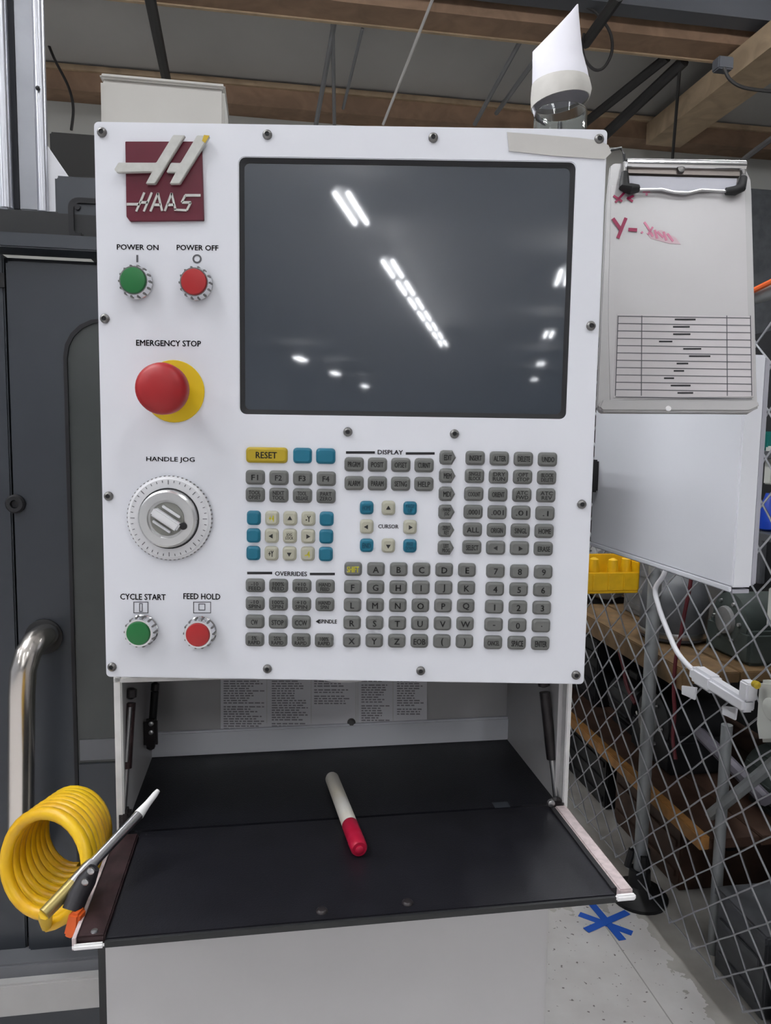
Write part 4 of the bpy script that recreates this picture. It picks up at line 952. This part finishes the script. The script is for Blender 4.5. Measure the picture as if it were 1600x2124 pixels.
# floor under the rack
crate(1.36, 1.72, 2.15, 2.62, 0.0, 0.25, 'junk_brown', 'brown wooden crate on the floor under the rack', slats=2)
crate(1.36, 1.76, 2.70, 3.10, 0.0, 0.26, 'junk_dark', 'black crate on the floor under the rack farther back', slats=3)
crate(1.27, 1.66, 1.60, DS-0.07, 0.0, 0.24, 'junk_grey', 'dark grey crate on the floor at the open end of the rack', slats=2)
crate(1.26, 1.66, 1.16, 1.56, 0.0, 0.26, 'junk_dark', 'black crate on the floor nearest the camera behind the fence', slats=3)
gearbox(1.58, 1.34, 0.26, 0.34, 'junk_grey', 'large dark grey gear housing on top of the nearest black crate')
gearbox(1.56, (1.60+DS-0.07)/2, 0.24, 0.18, 'junk_dark', 'black gear housing on top of the dark grey crate')
# things at the picture's edge
gearbox(1.72, 1.78, 0.94, 0.22, 'junk_dark', 'black gear housing behind the fence above the white connector')
MB_sup = MB().bbox(1.56, 1.90, 1.62, 1.96, 0.90, 0.94).build('shelf_board', 'junk_brown', rack, bevel=0.003)
MB().bbox(1.86, 1.90, 1.62, 1.66, 0.0, 0.90).build('upright', 'galv_post', rack)
MB().bbox(1.86, 1.90, 1.92, 1.96, 0.0, 0.90).build('upright', 'galv_post', rack)
o = MB().lathe(onA(1597, 1062, AF+0.10)-Vector((0, 0, 0.05)), EZ, [(0, 0.018), (0.006, 0.026), (0.06, 0.027), (0.085, 0.016), (0.10, 0.012)], 18).build('spray_bottle', 'blue_plastic'); tag(o, 'blue plastic bottle behind the fence beside the white enclosure', 'bottle')
o = MB().box(onA(1598, 915, AF+0.10), (0.06, 0.05, 0.05), BAX).build('plastic_box', 'teal_plastic', bevel=0.006); tag(o, 'small teal box behind the fence beside the white enclosure', 'box')
for x, y, lb in ((1604, 1260, 'white bracket behind the fence below the blue bottle'), (1598, 965, 'white bracket behind the fence below the teal box')):
    p = onA(x, y, AF+0.08); t = thing('wall_bracket', p, lb, 'bracket')
    MB().box(p, (0.012, 0.03, 0.10), BAX).build('bracket_plate', 'offwhite', t, bevel=0.003); MB().box(p+EX*0.02-EZ*0.04, (0.05, 0.03, 0.012), BAX).build('bracket_arm', 'offwhite', t, bevel=0.003)
for px_, py_, dz in ((1597, 1062, 0.05), (1598, 915, 0.025)):
    q = onA(px_, py_, AF+0.10); MB().box(q-EZ*(dz+0.011)+EX*0.12, (0.34, 0.40, 0.02), BAX).build('shelf_board', 'junk_grey', rack, bevel=0.002)
MB().bbox(1.50, 1.54, 1.90, 1.94, 0.94, 1.62).build('upright', 'galv_post', rack)
# red hose
def curve_pts(ps, n=8):
    out = []
    for i in range(len(ps)-1):
        p0, p1, p2, p3 = ps[max(i-1, 0)], ps[i], ps[i+1], ps[min(i+2, len(ps)-1)]
        for k in range(n):
            t = k/n; out.append(0.5*((2*p1) + (p2-p0)*t + (2*p0-5*p1+4*p2-p3)*t*t + (3*p1-p0-3*p2+p3)*t**3))
    return out + [ps[-1]]
o = MB().tube(curve_pts([onA(x, y, AF+0.035) for x, y in ((1440, 1150), (1432, 1215), (1420, 1275), (1412, 1320), (1402, 1370), (1398, 1430), (1400, 1480), (1396, 1530), (1402, 1575))]), 0.006, 8).build('rubber_hose', 'red_hose'); tag(o, 'dark red hose hanging down behind the fence beside the white cable', 'hose')
o = MB().tube(curve_pts([onA(x, y, AF+0.05) for x, y in ((1285, 1350), (1294, 1385), (1300, 1420), (1318, 1460))]), 0.007, 8).build('rubber_hose', 'red_hose'); tag(o, 'short dark red hose behind the fence left of the post', 'hose')

# white power cable, inline connector and plug, hung in front of the fence
AW = AF-0.10
def W(px, py, o=0.0): return onA(px, py, AW+o)
t = thing('power_cable', W(1500, 1450), 'white cable with a long connector hanging in front of the fence', 'cable')
MB().tube(curve_pts([W(1385, 1172), W(1376, 1195), W(1360, 1222), W(1366, 1255), W(1382, 1300), W(1404, 1350), W(1428, 1380), W(1446, 1396)]), 0.0072, 10).build('cord', 'white_plastic', t, smooth=60)
c0, c1 = W(1440, 1393), W(1556, 1466)
cd = (c1-c0).normalized(); cs = cd.cross(EX).normalized()
MB().box((c0+c1)/2, ((c1-c0).length, 0.034, 0.034), (cd, EX, cs)).build('connector_body', 'white_plastic', t, bevel=0.007)
MB().box(c0+(c1-c0)*0.25, ((c1-c0).length*0.36, 0.040, 0.045), (cd, EX, cs)).build('connector_sleeve', 'white_plastic', t, bevel=0.008)
MB().box(W(1553, 1432), (0.032, 0.030, 0.045), (cd, EX, cs)).build('connector_latch', 'white_plastic', t, bevel=0.004)
MB().lathe(W(1565, 1418, -0.02), -EY, [(0, 0.008), (0.012, 0.009), (0.016, 0.004)], 14).build('brass_stud', 'key_yellow', t)
t = thing('socket_plate', W(1590, 1480), 'off-white rounded socket box at the end of the white connector', 'socket')
pp = [W(1572, 1410), W(1600, 1412), W(1625, 1430), W(1630, 1540), W(1572, 1540), W(1566, 1500)]
MB().prism(pp, EX*0.03).build('socket_body', 'offwhite', t, bevel=0.008)
MB().lathe(W(1600, 1470), -EX, [(0, 0.024), (0.004, 0.024), (0.006, 0.020)], 20).build('socket_face', 'offwhite', t)
for (x, y), lb in (((1428, 1436), 'small white tag clipped to the fence left of the connector'), ((1512, 1478), 'small white tag hanging under the white connector')):
    p = W(x, y, 0.02); o = MB().prism([W(x-14, y-14, .02), W(x+16, y-10, .02), W(x+12, y+16, .02), W(x-4, y+8, .02), W(x-14, y+4, .02)], EX*0.006).build('cable_tag', 'white_plastic', bevel=0.001); tag(o, lb, 'tag')
